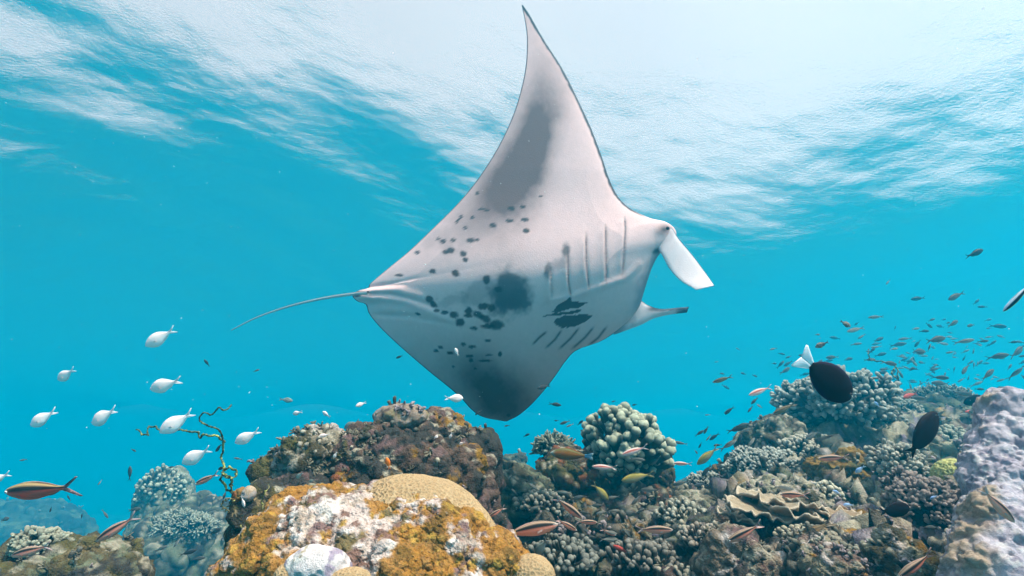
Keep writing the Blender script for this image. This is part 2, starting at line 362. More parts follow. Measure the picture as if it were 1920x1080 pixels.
    # the back meets the belly at the rim, where the disc thins to nothing
    si = np.unique(np.r_[np.arange(0, NS, 4), NS - 1]); ti = np.unique(np.r_[np.arange(0, NT, 4), NT - 1])
    Vb = Vd.reshape(NS, NT, 3)[si][:, ti].reshape(-1, 3); J.add(Vb, grid_faces(len(si), len(ti))[:, ::-1], (.045, .05, .06))
    root_loc = at(950, 540, D0 - .1)
    # --- cephalic fins: thick paddles that grow out of the head
    def paddle(top, bot, d0, d1, th, tipdark, curl):
        a_, b_ = crom(top, 60), crom(bot, 60); w_ = np.linspace(0, 1, 24)
        qx = a_[:, None, 0] * (1 - w_) + b_[:, None, 0] * w_; qy = a_[:, None, 1] * (1 - w_) + b_[:, None, 1] * w_
        l = np.linspace(0, 1, 60)[:, None]; dm = d0 + (d1 - d0) * l + curl * (w_[None] - .5) ** 2
        tk = th * (np.clip(np.minimum(w_, 1 - w_) * 7, 0, 1) ** .5)[None] * np.clip((1 - l) * 8, 0, 1) ** .5 * (1 - .55 * l)
        V1 = at(qx, qy, dm - tk / 2).reshape(-1, 3); V2 = at(qx, qy, dm + tk / 2).reshape(-1, 3)
        pp = np.stack([qx.ravel(), qy.ravel(), qx.ravel() * 0], 1); lf = np.repeat(l, 24, 1).ravel(); wf = np.repeat(w_[None], 60, 0).ravel()
        cc = np.tile(np.array([.82, .68, .69]), (len(pp), 1)) * (1 + .05 * fbm(pp / 14, 41))[:, None]
        if tipdark:
            cc = mixc(cc, (.04, .06, .09), np.clip(smooth(.80, .93, lf + .05 * fbm(pp / 6, 42)) + (1 - smooth(.10, .5, wf + .1 * fbm(pp / 9, 43))) * smooth(.35, .5, lf), 0, 1) * .95)
            cc = mixc(cc, (.10, .16, .22), .7 * (1 - smooth(.05, .35, lf + .15 * fbm(pp / 12, 44))))
        else:
            cc = mixc(cc, (.42, .34, .36), .55 * (1 - smooth(.18, .42, lf + .1 * fbm(pp / 10, 45))) + .25 * smooth(.8, 1.0, wf) * (1 - lf))
        Fp = grid_faces(60, 24); J.add(V1, Fp, cc); base = J.n - len(V1)
        J.add(V2, Fp[:, ::-1], cc * .55)
        Ii = np.arange(60 * 24).reshape(60, 24); rm = np.concatenate([Ii[:, 0], Ii[-1, 1:], Ii[::-1, -1][1:], Ii[0, ::-1][1:]]) + base
        J.F[4].append(np.stack([rm[:-1], rm[1:], rm[1:] + 1440, rm[:-1] + 1440], 1))
    dh = D0 - .10 * SC
    paddle([(1236, 420), (1258, 426), (1273, 448), (1300, 480), (1325, 514), (1340, 536)], [(1220, 456), (1231, 464), (1241, 478), (1256, 505), (1277, 527), (1306, 544)], dh + .05, dh - .16, .012, False, .02)
    paddle([(1178, 560), (1198, 561), (1215, 572), (1238, 579), (1270, 577), (1292, 575)], [(1150, 628), (1178, 618), (1202, 609), (1226, 597), (1255, 590), (1288, 586)], dh + .12, dh + .30, .014, True, .03)
    # --- whip tail
    tp = crom([(690, 549), (664, 551), (620, 557), (575, 566), (530, 578), (480, 596), (434, 619)], 90); l = np.linspace(0, 1, 90)
    Pt = at(tp[:, 0], tp[:, 1], D0 - .02 + .35 * l); rad = .0075 * (1 - l) ** .8 + .003
    Vt, Ft = tube(Pt, rad, 10); nrm = np.repeat(np.arange(90), 10)
    ct = np.tile(np.array([.62, .62, .62]), (len(Vt), 1)); zrel = (Vt - Pt[nrm])[:, 2] / rad[nrm]; ct = mixc(ct, (.05, .06, .07), smooth(.1, .6, zrel))
    J.add(Vt, Ft, ct)
    for k in range(len(J.V)): J.V[k] = J.V[k] - root_loc
    root = thing('manta_ray', root_loc, 'large manta ray showing its pale spotted belly and gill slits above the reef', 'manta ray')
    obj('body', J.mesh('manta_body', M_manta), root)
    # eye at the side of the head
    V, F = ico(3); e = obj('eye', new_mesh('manta_eye', V * .010, F, M_fish, np.tile([.015, .015, .018], (len(V), 1))), root)
    e.location = at(1252, 428, float(D0 - .185 * SC)) - root_loc
build_manta()

# ------------------------------------------------------------------ reef: colour patches
BROWN = (.13, .10, .065); OLIVE = (.16, .14, .05); CREAM = (.56, .50, .39); MAUVE = (.24, .145, .14); TURF = (.10, .085, .05); OCHRE = (.40, .21, .03)
PALE = (.72, .62, .58); DUSK = (.07, .065, .06); RUST = (.36, .12, .05); SAGE = (.24, .26, .17); LILAC = (.42, .34, .44); TAN = (.42, .33, .19)
def patches(P, seed, base, layers, gain=.52):
    """base colour plus encrusting patches: layers of (colour, patch size in m, threshold, softness)"""
    c = np.tile(np.asarray(base, float), (len(P), 1)); c = c * (1 + .25 * fbm(P / .03, seed + 90, 2))[:, None]
    for k, (col, size, th, soft) in enumerate(layers):
        v = fbm(P / size + 31.7 * k, seed + 7 * k, 4, .6)
        c = mixc(c, np.asarray(col), smooth(th - soft, th + soft, v))
    return np.clip(c * gain, .008, .95)
def nub(P, freq, seed, rad=.75):
    f1, f2, cid = worley(P * freq, seed)
    return np.sqrt(np.clip(1 - (f1 / rad) ** 2, 0, 1)), cid
def displace(V, F, seed, passes, mask=None):
    """push the surface out along its normals, pass by pass: (kind, wavelength m, amplitude m)"""
    for k, (kind, wl, amp) in enumerate(passes):
        N = vnormals(V, F); s = seed + 13 * k
        if kind == 'fbm': d = fbm(V / wl, s, 4)
        elif kind == 'rough': d = fbm(V / wl, s, 4, .7)
        elif kind == 'billow': d = np.abs(fbm(V / wl, s, 3)) * 2 - .4
        elif kind == 'ridge': d = .5 - np.abs(fbm(V / wl, s, 3)) * 2
        elif kind == 'nub': d = nub(V, 1 / wl, s)[0]; d = d * (.35 + .65 * smooth(-.3, .3, fbm(V / (wl * 4), s + 5, 2)))
        elif kind == 'pit': f1, _, cid = worley(V / wl, s); d = -(1 - smooth(.12, .42, f1)) * (cid > .45)
        if mask is not None: d = d * mask
        V = V + N * (amp * d)[:, None]
    return V
def ell_center(px, py, d): return at(px, py, d)
def blob(name, px, py, rx, ry, d, depth, seed, level, passes, colour, label, category='rock', group=None, tilt=0, mat=None, parent=None, drop=0, super_=2.0):
    """a displaced ellipsoid; rx, ry are half sizes in photo pixels at distance d, depth is its half size in m"""
    U, F = ico(level); c = at(px, py, d); sx, sz = rx * d / FPX, ry * d / FPX
    V = U.copy()
    if super_ != 2.0: V = V / ((np.abs(V) ** super_).sum(1) ** (1 / super_))[:, None]
    V = V * np.array([sx, depth, sz])
    if drop: V[:, 2] = np.where(V[:, 2] < 0, V[:, 2] * drop, V[:, 2])
    if tilt:
        ca, sa = math.cos(R(tilt)), math.sin(R(tilt)); x, z = V[:, 0].copy(), V[:, 2].copy(); V[:, 0] = x * ca - z * sa; V[:, 2] = x * sa + z * ca
    V = displace(V + c, F, seed, passes) - c
    col = colour(V + c, vnormals(V, F))
    if level >= 8: V, F, ix = cull(V, F, V[:, 2] > -.35 * sz); col = col[ix]
    o = obj(name, new_mesh(name, V, F, mat or M_reef, col), parent, c)
    if label: tag(o, label, category, group)
    ROCKS.append((V + c, F, o))
    return o
ROCKS = []
def cull(V, F, keepv):
    F = F[keepv[F].any(1)]; idx = np.unique(F); mp_ = np.full(len(V), -1); mp_[idx] = np.arange(len(idx)); return V[idx], mp_[F], idx
ROUGH = [('fbm', .30, .11), ('ridge', .15, .05), ('fbm', .07, .035), ('nub', .045, .017), ('rough', .024, .012), ('nub', .016, .006)]

# ------------------------------------------------------------------ reef slope (the ground of the reef)
ctl = [(930, 925, 3.2), (1000, 915, 3.5), (1100, 900, 3.6), (1180, 905, 3.8), (1250, 930, 3.7), (1330, 912, 3.7), (1400, 868, 3.7), (1480, 810, 4.0), (1570, 775, 4.2), (1660, 775, 4.5), (1750, 765, 5.0), (1830, 775, 5.5), (1930, 790, 6.0),
       (930, 1090, 1.95), (1100, 1090, 2.0), (1300, 1090, 1.7), (1500, 1090, 1.5), (1700, 1090, 1.35), (1900, 1090, 1.25), (2200, 1050, 1.3), (2500, 900, 2.2), (2300, 820, 4.0),
       (1000, 985, 2.7), (1150, 985, 2.8), (1300, 985, 2.45), (1450, 985, 2.1), (1600, 985, 2.0), (1750, 985, 1.8), (1300, 945, 3.1), (1450, 905, 2.9), (1600, 885, 2.95), (1750, 895, 2.8), (1600, 830, 3.5), (1750, 825, 3.9), (1880, 850, 3.2),
       (1300, 1300, 1.2), (1700, 1300, 1.0)]
K = at(*np.array(ctl, float).T)
low = [(x, y, z) for x, y, z in ((.0, 5.2, .5), (1.2, 5.6, .6), (2.6, 6.2, .9), (4.2, 7.6, 1.0), (6, 8, 1.2), (0, 8, -7), (3, 10.5, -8), (7, 11, -8), (-.55, 3.4, .9), (-.9, 4.5, .2), (-1.2, 2.6, .7), (-2.5, 3.5, .1), (-2.2, 2.2, .8), (-1.6, 1.6, 1.12), (-.8, 1.6, 1.1), (-2.6, 1.5, 1.1), (-.1, 1.6, 1.2),
       (-4, 3, -1.0), (-4, 6, -8), (-2, 7, -7), (-6, 9, -10), (-.6, 2.1, 1.25), (0, .6, 1.2), (1.5, .4, 1.2), (-1.8, .5, 1.1), (8, 3, 1.4), (6, 1, 1.3))]
K = np.concatenate([K, np.array(low)])
def rbf_fit(K):
    d = np.sqrt(((K[:, None, :2] - K[None, :, :2]) ** 2).sum(-1)); A = np.block([[d, np.ones((len(K), 1))], [np.ones((1, len(K))), np.zeros((1, 1))]])
    return np.linalg.lstsq(A + 0, np.concatenate([K[:, 2], [0]]), rcond=None)[0]
WK = rbf_fit(K)
def ground_z(x, y):
    x = np.atleast_1d(x).astype(float); y = np.atleast_1d(y).astype(float); r = np.full(x.shape, WK[-1])
    for k in range(len(K)): r += WK[k] * np.hypot(x - K[k, 0], y - K[k, 1])
    return np.maximum(r, -10.5)
NA, NR = 550, 390
ang = np.linspace(R(-56), R(54), NA); rr = .8 * (10.5 / .8) ** np.linspace(0, 1, NR)
AA, RR = np.meshgrid(ang, rr, indexing='ij'); gx, gy = (RR * np.sin(AA)).ravel(), (RR * np.cos(AA)).ravel()
V = np.stack([gx, gy, ground_z(gx, gy)], 1); F = grid_faces(NA, NR)[:, ::-1]
near = np.clip(1.25 - .06 * RR.ravel(), .5, 1)
V = displace(V, F, 500, [('fbm', .9, .16), ('billow', .34, .15), ('ridge', .20, .07), ('nub', .14, .055), ('nub', .07, .038), ('rough', .05, .026), ('nub', .034, .017), ('rough', .014, .006)], near)
Nn = vnormals(V, F)
c = patches(V, 600, BROWN, [(DUSK, .35, .0, .18), (OLIVE, .22, .12, .12), (SAGE, .17, .16, .10), (MAUVE, .19, .22, .10), (CREAM, .12, .17, .07), (LILAC, .08, .30, .06), (OCHRE, .16, .34, .08), (PALE, .07, .33, .05)])
warm = smooth(3.2, 1.4, RR.ravel())
c = mixc(c, (.50, .44, .32), .55 * smooth(.05, .3, fbm(V / .16, 640, 4, .6)) * smooth(.35, .75, V[:, 0] / np.maximum(V[:, 1], .1)))
hol_shade = np.exp(-((V[:, 0] - .35) / .55) ** 2) * smooth(4.0, 3.2, V[:, 1])
c = mixc(c, (.055, .05, .042), .7 * hol_shade * smooth(-.25, .15, fbm(V / .2, 655, 3)))  # shade of the middle hollow painted into the rubble colour
c = np.clip(c * .88, .008, 1)
obj('reef_slope', new_mesh('reef_slope', V, F, M_reef, c), kind='structure')
SLOPE = (V, F, Nn)

# ------------------------------------------------------------------ foreground mound, brain corals
def col_mound(P, N):
    c = patches(P, 40, (.50, .40, .34), [((.66, .53, .49), .10, .02, .14), ((.80, .70, .66), .06, .20, .08), (MAUVE, .05, .26, .06), ((.20, .15, .07), .08, .22, .08), ((.26, .15, .12), .04, .18, .08)], .75)
    v = fbm(P / .11 + 5.1, 77, 5, .68) + .30 * fbm(P / .02, 78, 3)
    # the algae thins out on the bald crown at the middle left
    m = at(640, 975, 1.25); bald = np.exp(-((P[:, 0] - m[0]) / .14) ** 2)
    a = smooth(-.02, .14, v + .27 - .24 * bald)
    a2 = smooth(.10, .3, fbm(P / .05, 81, 4, .6))
    c = mixc(c, (.29, .135, .022), a * .94); c = mixc(c, (.13, .075, .02), a * a2 * .85); c = mixc(c, (.42, .26, .05), a * smooth(.2, .4, fbm(P / .03, 83, 3)) * .7)
    return c
mound = blob('algae_covered_rock', 712, 1196, 318, 264, 1.33, .30, 11, 8, [('fbm', .35, .05), ('billow', .13, .026), ('rough', .06, .022), ('nub', .030, .010), ('rough', .018, .010), ('nub', .010, .0045), ('rough', .006, .003)], col_mound,
             'rounded rock crusted white and covered with golden brown algae in front of the brain coral', 'rock', super_=2.3, tilt=-8)
def brain(name, px, py, rx, ry, d, depth, cell, seed, level, label, tilt=0, col=(.33, .225, .12), group=None, drop=0):
    U, F = ico(level); c = at(px, py, d); V = U * np.array([rx * d / FPX, depth, ry * d / FPX])
    if drop: V[:, 2] = np.where(V[:, 2] < 0, V[:, 2] * drop, V[:, 2])
    if tilt:
        ca, sa = math.cos(R(tilt)), math.sin(R(tilt)); x, z = V[:, 0].copy(), V[:, 2].copy(); V[:, 0] = x * ca - z * sa; V[:, 2] = x * sa + z * ca
    V = V + c; V = displace(V, F, seed, [('fbm', .35, .02), ('fbm', .12, .008)])
    N = vnormals(V, F); Q = V + .25 * cell * np.stack([fbm(V / (cell * 2), seed + 1, 2), fbm(V / (cell * 2), seed + 2, 2), fbm(V / (cell * 2), seed + 3, 2)], 1)
    f1, f2, cid = worley(Q / cell, seed); wall = 1 - smooth(.0, .26, f2 - f1)
    V = V + N * (cell * .34 * wall - cell * .10 * (1 - smooth(0, .3, f1)))[:, None]
    cc = np.tile(np.asarray(col, float), (len(V), 1)); cc = cc * (1 + .18 * fbm(V / .09, seed + 8, 3))[:, None]
    cc = mixc(cc, np.asarray(col) * .38, .75 * (1 - smooth(.05, .34, f1)))                  # dark polyp mouths in the middle of each cell
    cc = mixc(cc, np.asarray(col) * 1.25 + .03, wall * .5)
    if level >= 8: V, F, ix = cull(V, F, V[:, 2] - c[2] > -.4 * ry * d / FPX); cc = cc[ix]
    o = obj(name, new_mesh(name, V - c, F, M_brain, cc), None, c); tag(o, label, 'coral', group); return o
brain('brain_coral', 786, 1016, 152, 116, 1.44, .21, .0135, 21, 8, 'large tan brain coral dome with honeycomb cells behind the golden algae rock', tilt=-12)
brain('brain_coral', 545, 1080, 28, 22, 1.09, .035, .0088, 23, 6, 'small tan honeycomb brain coral low on the algae rock, left of the white lump', group=None)
brain('brain_coral', 655, 1086, 42, 24, 1.07, .04, .0088, 24, 6, 'small tan honeycomb brain coral low on the algae rock, right of the white lump')
brain('brain_coral', 1000, 1085, 38, 34, 1.25, .05, .0085, 25, 6, 'small tan honeycomb brain coral at the foot of the algae rock beside the dark rubble')
brain('brain_coral', 1795, 900, 38, 36, 2.1, .09, .016, 26, 6, 'greenish yellow round brain coral ball wedged against the lilac lobed coral', col=(.36, .35, .13))
blob('sponge_lump', 600, 1062, 62, 34, 1.10, .05, 31, 6, [('fbm', .08, .014), ('pit', .03, .005), ('fbm', .01, .0015)], lambda P, N: patches(P, 35, (.84, .74, .74), [((.88, .82, .78), .05, .1, .1), (LILAC, .04, .22, .08), ((.50, .42, .30), .03, .3, .06)], .72),
     'smooth pinkish white lump between two small brain corals', 'sponge', mat=M_porites)

# ------------------------------------------------------------------ outcrop behind the mound
def pal(seed, base, *layers): return lambda P, N: patches(P, seed, base, list(layers))
blob('coral_rock', 775, 880, 140, 85, 2.15, .38, 101, 7, ROUGH, pal(110, (.17, .11, .085), (MAUVE, .16, .05, .12), (DUSK, .14, .15, .1), (CREAM, .07, .30, .06), (OCHRE, .1, .34, .06)), 'craggy mauve brown rock crowning the outcrop behind the brain coral', drop=2.5)
blob('coral_rock', 868, 860, 66, 62, 2.25, .25, 102, 6, [('fbm', .25, .06), ('billow', .1, .03), ('nub', .04, .014), ('nub', .017, .006)], pal(120, (.075, .06, .05), (OLIVE, .12, .18, .1), (DUSK, .1, .05, .1), (MAUVE, .06, .38, .05)), 'dark rounded rock at the right end of the outcrop behind the brain coral', drop=3)
blob('coral_rock', 918, 852, 24, 12, 2.2, .05, 103, 5, [('fbm', .1, .015), ('nub', .03, .006)], pal(125, (.08, .065, .05), (OLIVE, .06, .2, .1)), 'small dark knob sticking out of the dark rounded rock')
blob('coral_rock', 757, 785, 46, 25, 2.1, .10, 104, 6, [('fbm', .16, .035), ('billow', .07, .014), ('nub', .02, .004), ('fbm', .01, .002)], pal(130, (.46, .35, .28), (TAN, .1, .05, .1), ((.16, .10, .08), .08, .22, .08), (PALE, .05, .30, .08)), 'pale tan lump perched on top of the mauve brown rock', mat=M_porites)
blob('coral_rock', 690, 850, 60, 45, 2.0, .16, 105, 7, ROUGH, pal(135, (.24, .15, .115), (MAUVE, .09, .1, .1), (TURF, .1, .15, .1), (CREAM, .06, .28, .06), (OLIVE, .12, .25, .08)), 'reddish brown rock on the left shoulder of the outcrop')
blob('coral_rock', 585, 862, 52, 40, 1.95, .15, 106, 7, ROUGH, pal(140, (.30, .25, .18), (CREAM, .08, .0, .1), (PALE, .06, .12, .06), (TURF, .1, .15, .08), (OLIVE, .1, .2, .08)), 'cream crusted rock with knobbly white top left of the reddish brown rock', drop=2)
blob('coral_rock', 512, 880, 34, 24, 1.95, .12, 107, 6, ROUGH, pal(145, (.15, .12, .05), (OLIVE, .1, .0, .1), (CREAM, .07, .22, .06), (DUSK, .08, .25, .08)), 'olive mottled rock jutting out to the left of the outcrop')
blob('coral_rock', 565, 935, 85, 50, 1.8, .18, 108, 6, ROUGH, pal(150, (.16, .12, .08), (CREAM, .11, .10, .08), (OLIVE, .1, .12, .1), (DUSK, .12, .05, .1), (MAUVE, .06, .32, .06)), 'low mottled rock with cream patches beneath the white topped rock', drop=2)
blob('coral_rock', 652, 925, 48, 48, 1.85, .12, 109, 6, ROUGH, pal(155, DUSK, (RUST, .10, .05, .08), (MAUVE, .06, .2, .08), (TURF, .08, .2, .1)), 'shadowed rock with a rusty red patch beside the brain coral', drop=2)
blob('coral_rock', 478, 985, 34, 85, 1.62, .12, 111, 6, [('fbm', .2, .04), ('billow', .09, .02), ('nub', .03, .010), ('fbm', .012, .005)], pal(160, (.075, .068, .05), (OLIVE, .07, .22, .08), (DUSK, .1, .1, .1), (TAN, .04, .36, .05)), 'dark turf covered rock pillar standing left of the algae rock', drop=1.6, super_=2.6)
blob('sponge_lump', 467, 925, 13, 15, 1.55, .02, 112, 5, [('fbm', .05, .008), ('pit', .02, .003)], pal(165, (.74, .55, .40), (PALE, .03, .1, .1)), 'pale peach sponge on top of the dark rock pillar', 'sponge', mat=M_porites)
blob('sponge_lump', 449, 930, 13, 13, 1.56, .02, 113, 5, [('fbm', .04, .010), ('nub', .012, .004)], pal(166, (.40, .22, .06), (RUST, .03, .1, .1)), 'orange brown sponge on top of the dark rock pillar', 'sponge', mat=M_porites)
blob('coral_rock', 860, 985, 90, 50, 2.3, .3, 114, 6, ROUGH, pal(170, DUSK, (MAUVE, .08, .2, .1), (OLIVE, .1, .25, .08)), 'shadowed rock in the gap right of the brain coral', drop=2)

# ------------------------------------------------------------------ middle reef: tower with pillar coral
blob('coral_rock', 1130, 930, 105, 75, 3.5, .45, 121, 6, [('fbm', .5, .14), ('billow', .2, .08), ('nub', .08, .035), ('nub', .035, .014), ('pit', .09, .03)], pal(180, (.11, .085, .06), (DUSK, .2, .05, .1), (OLIVE, .14, .2, .1), (RUST, .10, .33, .06), (CREAM, .06, .34, .05), (MAUVE, .1, .3, .08)), 'craggy dark brown rock tower under the knobbly pillar coral', drop=2)
blob('coral_rock', 1065, 880, 55, 38, 3.4, .25, 122, 6, ROUGH, pal(185, (.15, .10, .06), (RUST, .10, .12, .08), (OLIVE, .12, .15, .1), (CREAM, .06, .28, .06)), 'rust stained rock ledge to the left of the pillar coral', drop=2)
blob('coral_rock', 1225, 870, 26, 40, 3.6, .2, 123, 6, ROUGH, pal(186, DUSK, (OLIVE, .1, .2, .1)), 'dark rock shoulder under the right side of the pillar coral', drop=2)
blob('coral_rock', 965, 912, 75, 20, 3.3, .3, 124, 6, ROUGH, pal(187, (.09, .085, .06), (SAGE, .1, .1, .1), (CREAM, .05, .3, .05)), 'low dark ledge between the outcrop and the rock tower', drop=3)
blob('coral_rock', 964, 876, 20, 18, 6.5, .12, 125, 6, ROUGH, pal(188, (.12, .12, .09), (SAGE, .1, .1, .1)), 'small bluish rock head in the distance left of the rock tower', drop=6)
blob('coral_rock', 1300, 925, 60, 22, 9, .4, 126, 6, ROUGH, pal(189, (.13, .12, .09), (SAGE, .12, .1, .1), (CREAM, .08, .3, .06)), 'distant hazy rock low between the rock tower and the right reef', drop=6)
# right reef
blob('coral_rock', 1575, 800, 95, 65, 4.2, .5, 131, 6, [('fbm', .5, .12), ('billow', .2, .07), ('nub', .07, .03), ('nub', .03, .012)], pal(190, (.10, .09, .07), (DUSK, .2, .1, .1), (SAGE, .1, .2, .08), (CREAM, .06, .32, .05)), 'dark rock dome carrying the branching coral on the right reef', drop=2)
blob('coral_rock', 1745, 790, 100, 55, 5.6, .6, 132, 6, [('fbm', .5, .12), ('billow', .2, .08), ('nub', .08, .04), ('nub', .035, .016)], pal(191, (.10, .10, .08), (DUSK, .2, .0, .1), (SAGE, .12, .12, .08), (CREAM, .07, .32, .05), (MAUVE, .1, .3, .06)), 'hazy rubble covered rock behind the lilac lobed coral', drop=2)
blob('coral_rock', 1440, 830, 45, 40, 3.9, .3, 133, 6, ROUGH, pal(192, (.13, .11, .08), (SAGE, .1, .1, .1), (CREAM, .06, .2, .06)), 'mottled rock stepping down left of the branching coral dome', drop=2)
def col_cabbage(P, N): return patches(P, 200, (.30, .17, .035), [((.42, .26, .06), .06, .05, .1), ((.14, .085, .03), .05, .2, .08), (OLIVE, .1, .3, .08)])
blob('leafy_coral', 1605, 893, 55, 42, 2.75, .14, 134, 6, [('fbm', .2, .05), ('ridge', .09, .035), ('ridge', .045, .018), ('fbm', .015, .004)], col_cabbage, 'golden brown folded leafy coral in the hollow of the right reef', 'coral', mat=M_coral)
blob('leafy_coral', 1545, 878, 32, 20, 2.9, .10, 135, 6, [('fbm', .2, .04), ('ridge', .08, .025), ('ridge', .04, .012)], col_cabbage, 'smaller olive gold folded coral beside the golden brown leafy coral', 'coral', mat=M_coral)
blob('coral_rock', 1685, 905, 30, 18, 2.5, .1, 136, 6, ROUGH[1:], pal(193, (.42, .42, .30), (CREAM, .08, .1, .1), (SAGE, .06, .2, .08)), 'pale greenish rock under the white fingered coral bush')
blob('coral_rock', 1690, 1060, 40, 40, 1.5, .1, 137, 6, ROUGH[1:], pal(194, (.40, .36, .24), (CREAM, .06, .05, .08), (OCHRE, .08, .25, .08), (TURF, .07, .2, .08), (PALE, .04, .3, .05)), 'cream rock at the foot of the lilac lobed coral', drop=1.5)
blob('coral_rock', 1560, 1050, 75, 36, 1.65, .14, 138, 7, ROUGH[1:], pal(195, (.38, .33, .23), (CREAM, .07, .0, .08), ((.28, .19, .16), .09, .12, .08), (OCHRE, .07, .28, .06), (DUSK, .08, .25, .07), (PALE, .04, .28, .05)), 'cream and brown encrusted rock under the ruffled plate coral', drop=1.5)
blob('coral_rock', 1390, 1045, 70, 36, 1.8, .15, 139, 6, ROUGH[1:], pal(196, (.30, .23, .17), (CREAM, .08, .1, .08), (MAUVE, .07, .12, .08), (DUSK, .1, .15, .08), (PALE, .04, .32, .05)), 'pinkish brown encrusted rock left of the ruffled plate coral', drop=1.5)
blob('coral_rock', 1340, 955, 70, 26, 2.7, .2, 140, 6, ROUGH, pal(197, (.26, .23, .17), (CREAM, .09, .05, .08), (SAGE, .1, .12, .08), (DUSK, .1, .2, .08)), 'grey cream rubble ridge left of the leafy coral', drop=1.5)
blob('coral_rock', 1460, 930, 60, 24, 2.4, .18, 141, 6, ROUGH[1:], pal(198, (.40, .37, .26), (CREAM, .08, .0, .08), (TURF, .09, .18, .08), (PALE, .05, .25, .06)), 'cream knobbly rock above the ruffled plate coral', drop=1.5)

# ------------------------------------------------------------------ lobed coral at the right edge
def lobed(name, parts, seed, label):
    c0 = at(1900, 980, 1.15); lob = []
    for k, (px, py, r, d) in enumerate(parts): lob.append((at(px, py, d), r * d / FPX))
    U, F = ico(8); C = np.array([l[0] for l in lob]); Rr = np.array([l[1] for l in lob])
    # march out along every direction to a smooth union of the lobes
    org = at(1960, 1080, 1.2); best = None
    lo = np.zeros(len(U)); hi = np.full(len(U), .75)
    def field(P):
        s = 0
        for k in range(len(C)): s = s + np.exp(np.clip((Rr[k] - np.sqrt(((P - C[k]) ** 2).sum(1))) / .012, -60, 60))
        return np.log(s + 1e-30)
    ts = np.linspace(.75, .0, 60); r = np.zeros(len(U)); done = np.zeros(len(U), bool)
    for a_, b_ in zip(ts[:-1], ts[1:]):
        m = ~done; ins = field(org + U[m] * b_) > 0; idx = np.where(m)[0][ins]; r[idx] = a_; lo[idx] = b_; hi[idx] = a_; done[idx] = True
    for _ in range(14):
        md = (lo + hi) / 2; ins = field(org + U * md[:, None]) > 0; lo = np.where(ins, md, lo); hi = np.where(ins, hi, md)
    V = org + U * lo[:, None]
    N0 = vnormals(V, F)
    V = displace(V, F, seed, [('fbm', .12, .014), ('billow', .05, .012), ('billow', .022, .006), ('pit', .028, .007), ('fbm', .012, .003)])
    c = patches(V, seed, (.44, .40, .47), [((.54, .49, .55), .05, .05, .1), ((.33, .29, .36), .03, .15, .1), ((.62, .58, .60), .02, .3, .08)], .8)
    xb = .955 + (V[:, 2] - 1.73) * .95; tanm = smooth(-.1, .9, (xb - V[:, 0]) / .035 - .25 * N0[:, 0] + .9 * fbm(V / .07, seed + 3, 3) - .2 * N0[:, 2])      # live tan tissue on the flank that faces the slope
    c = mixc(c, (.31, .225, .145), tanm * .85)
    V, F, ix = cull(V, F, (V[:, 2] > 1.25) & (V[:, 0] < 1.75)); c = c[ix]
    o = obj(name, new_mesh(name, V - c0, F, M_porites, c), None, c0); tag(o, label, 'coral')
lobed('lobed_coral', [(1895, 775, 48, 1.35), (1905, 830, 55, 1.3), (1872, 838, 33, 1.3), (1858, 870, 30, 1.28), (1852, 905, 28, 1.25), (1875, 900, 55, 1.25), (1915, 940, 70, 1.2), (1860, 945, 30, 1.2), (1860, 985, 55, 1.15), (1840, 985, 24, 1.16), (1826, 1020, 26, 1.13),
       (1845, 1030, 50, 1.1), (1900, 1030, 70, 1.08), (1812, 1060, 28, 1.1), (1830, 1090, 50, 1.05), (1794, 1090, 26, 1.08), (1900, 1110, 80, 1.02), (1960, 1000, 90, 1.15), (2020, 900, 90, 1.3), (2000, 1080, 110, 1.1), (1960, 820, 60, 1.38), (1955, 900, 62, 1.34), (1995, 960, 100, 1.32), (1985, 860, 70, 1.42), (1870, 960, 40, 1.12), (1905, 990, 36, 1.08), (1850, 1065, 34, 1.03)],
      301, 'massive lobed coral in lilac grey with tan flanks rising beside the slope')

# ------------------------------------------------------------------ left reef
blob('coral_rock', 90, 1090, 150, 62, 1.75, .28, 401, 6, ROUGH, pal(410, (.15, .12, .06), (OLIVE, .12, .05, .1), (CREAM, .08, .18, .07), (DUSK, .1, .15, .08), (SAGE, .06, .3, .06)), 'olive brown rock below the pale branching coral, opposite the rock pillar', drop=1.6)
blob('coral_rock', 165, 1045, 30, 30, 1.75, .08, 402, 6, ROUGH[1:], pal(415, (.22, .17, .08), (CREAM, .05, .05, .08), (OLIVE, .08, .1, .08)), 'mottled knob beside the pale branching coral')
blob('coral_rock', 222, 1050, 26, 32, 1.85, .08, 403, 6, ROUGH[1:], pal(416, (.11, .085, .04), (OLIVE, .05, .1, .1), (CREAM, .04, .3, .05)), 'dark olive knob at the edge of the olive brown rock')
HAZY = [('fbm', .6, .16), ('billow', .25, .10), ('nub', .11, .05), ('nub', .05, .022), ('nub', .024, .009)]
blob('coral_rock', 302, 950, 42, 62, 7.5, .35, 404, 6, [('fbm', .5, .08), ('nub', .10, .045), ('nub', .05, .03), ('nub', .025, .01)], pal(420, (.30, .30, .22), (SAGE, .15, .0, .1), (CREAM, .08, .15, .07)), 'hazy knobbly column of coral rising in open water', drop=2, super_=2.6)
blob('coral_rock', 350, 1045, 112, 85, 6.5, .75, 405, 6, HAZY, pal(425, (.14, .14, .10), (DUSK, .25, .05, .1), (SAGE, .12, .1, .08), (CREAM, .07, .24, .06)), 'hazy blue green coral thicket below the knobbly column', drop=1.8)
blob('coral_rock', 415, 1000, 40, 35, 6.8, .4, 406, 6, HAZY[1:], pal(426, (.13, .13, .10), (SAGE, .1, .1, .08), (CREAM, .06, .3, .06)), 'hazy coral hump between the thicket and the rock pillar', drop=2)
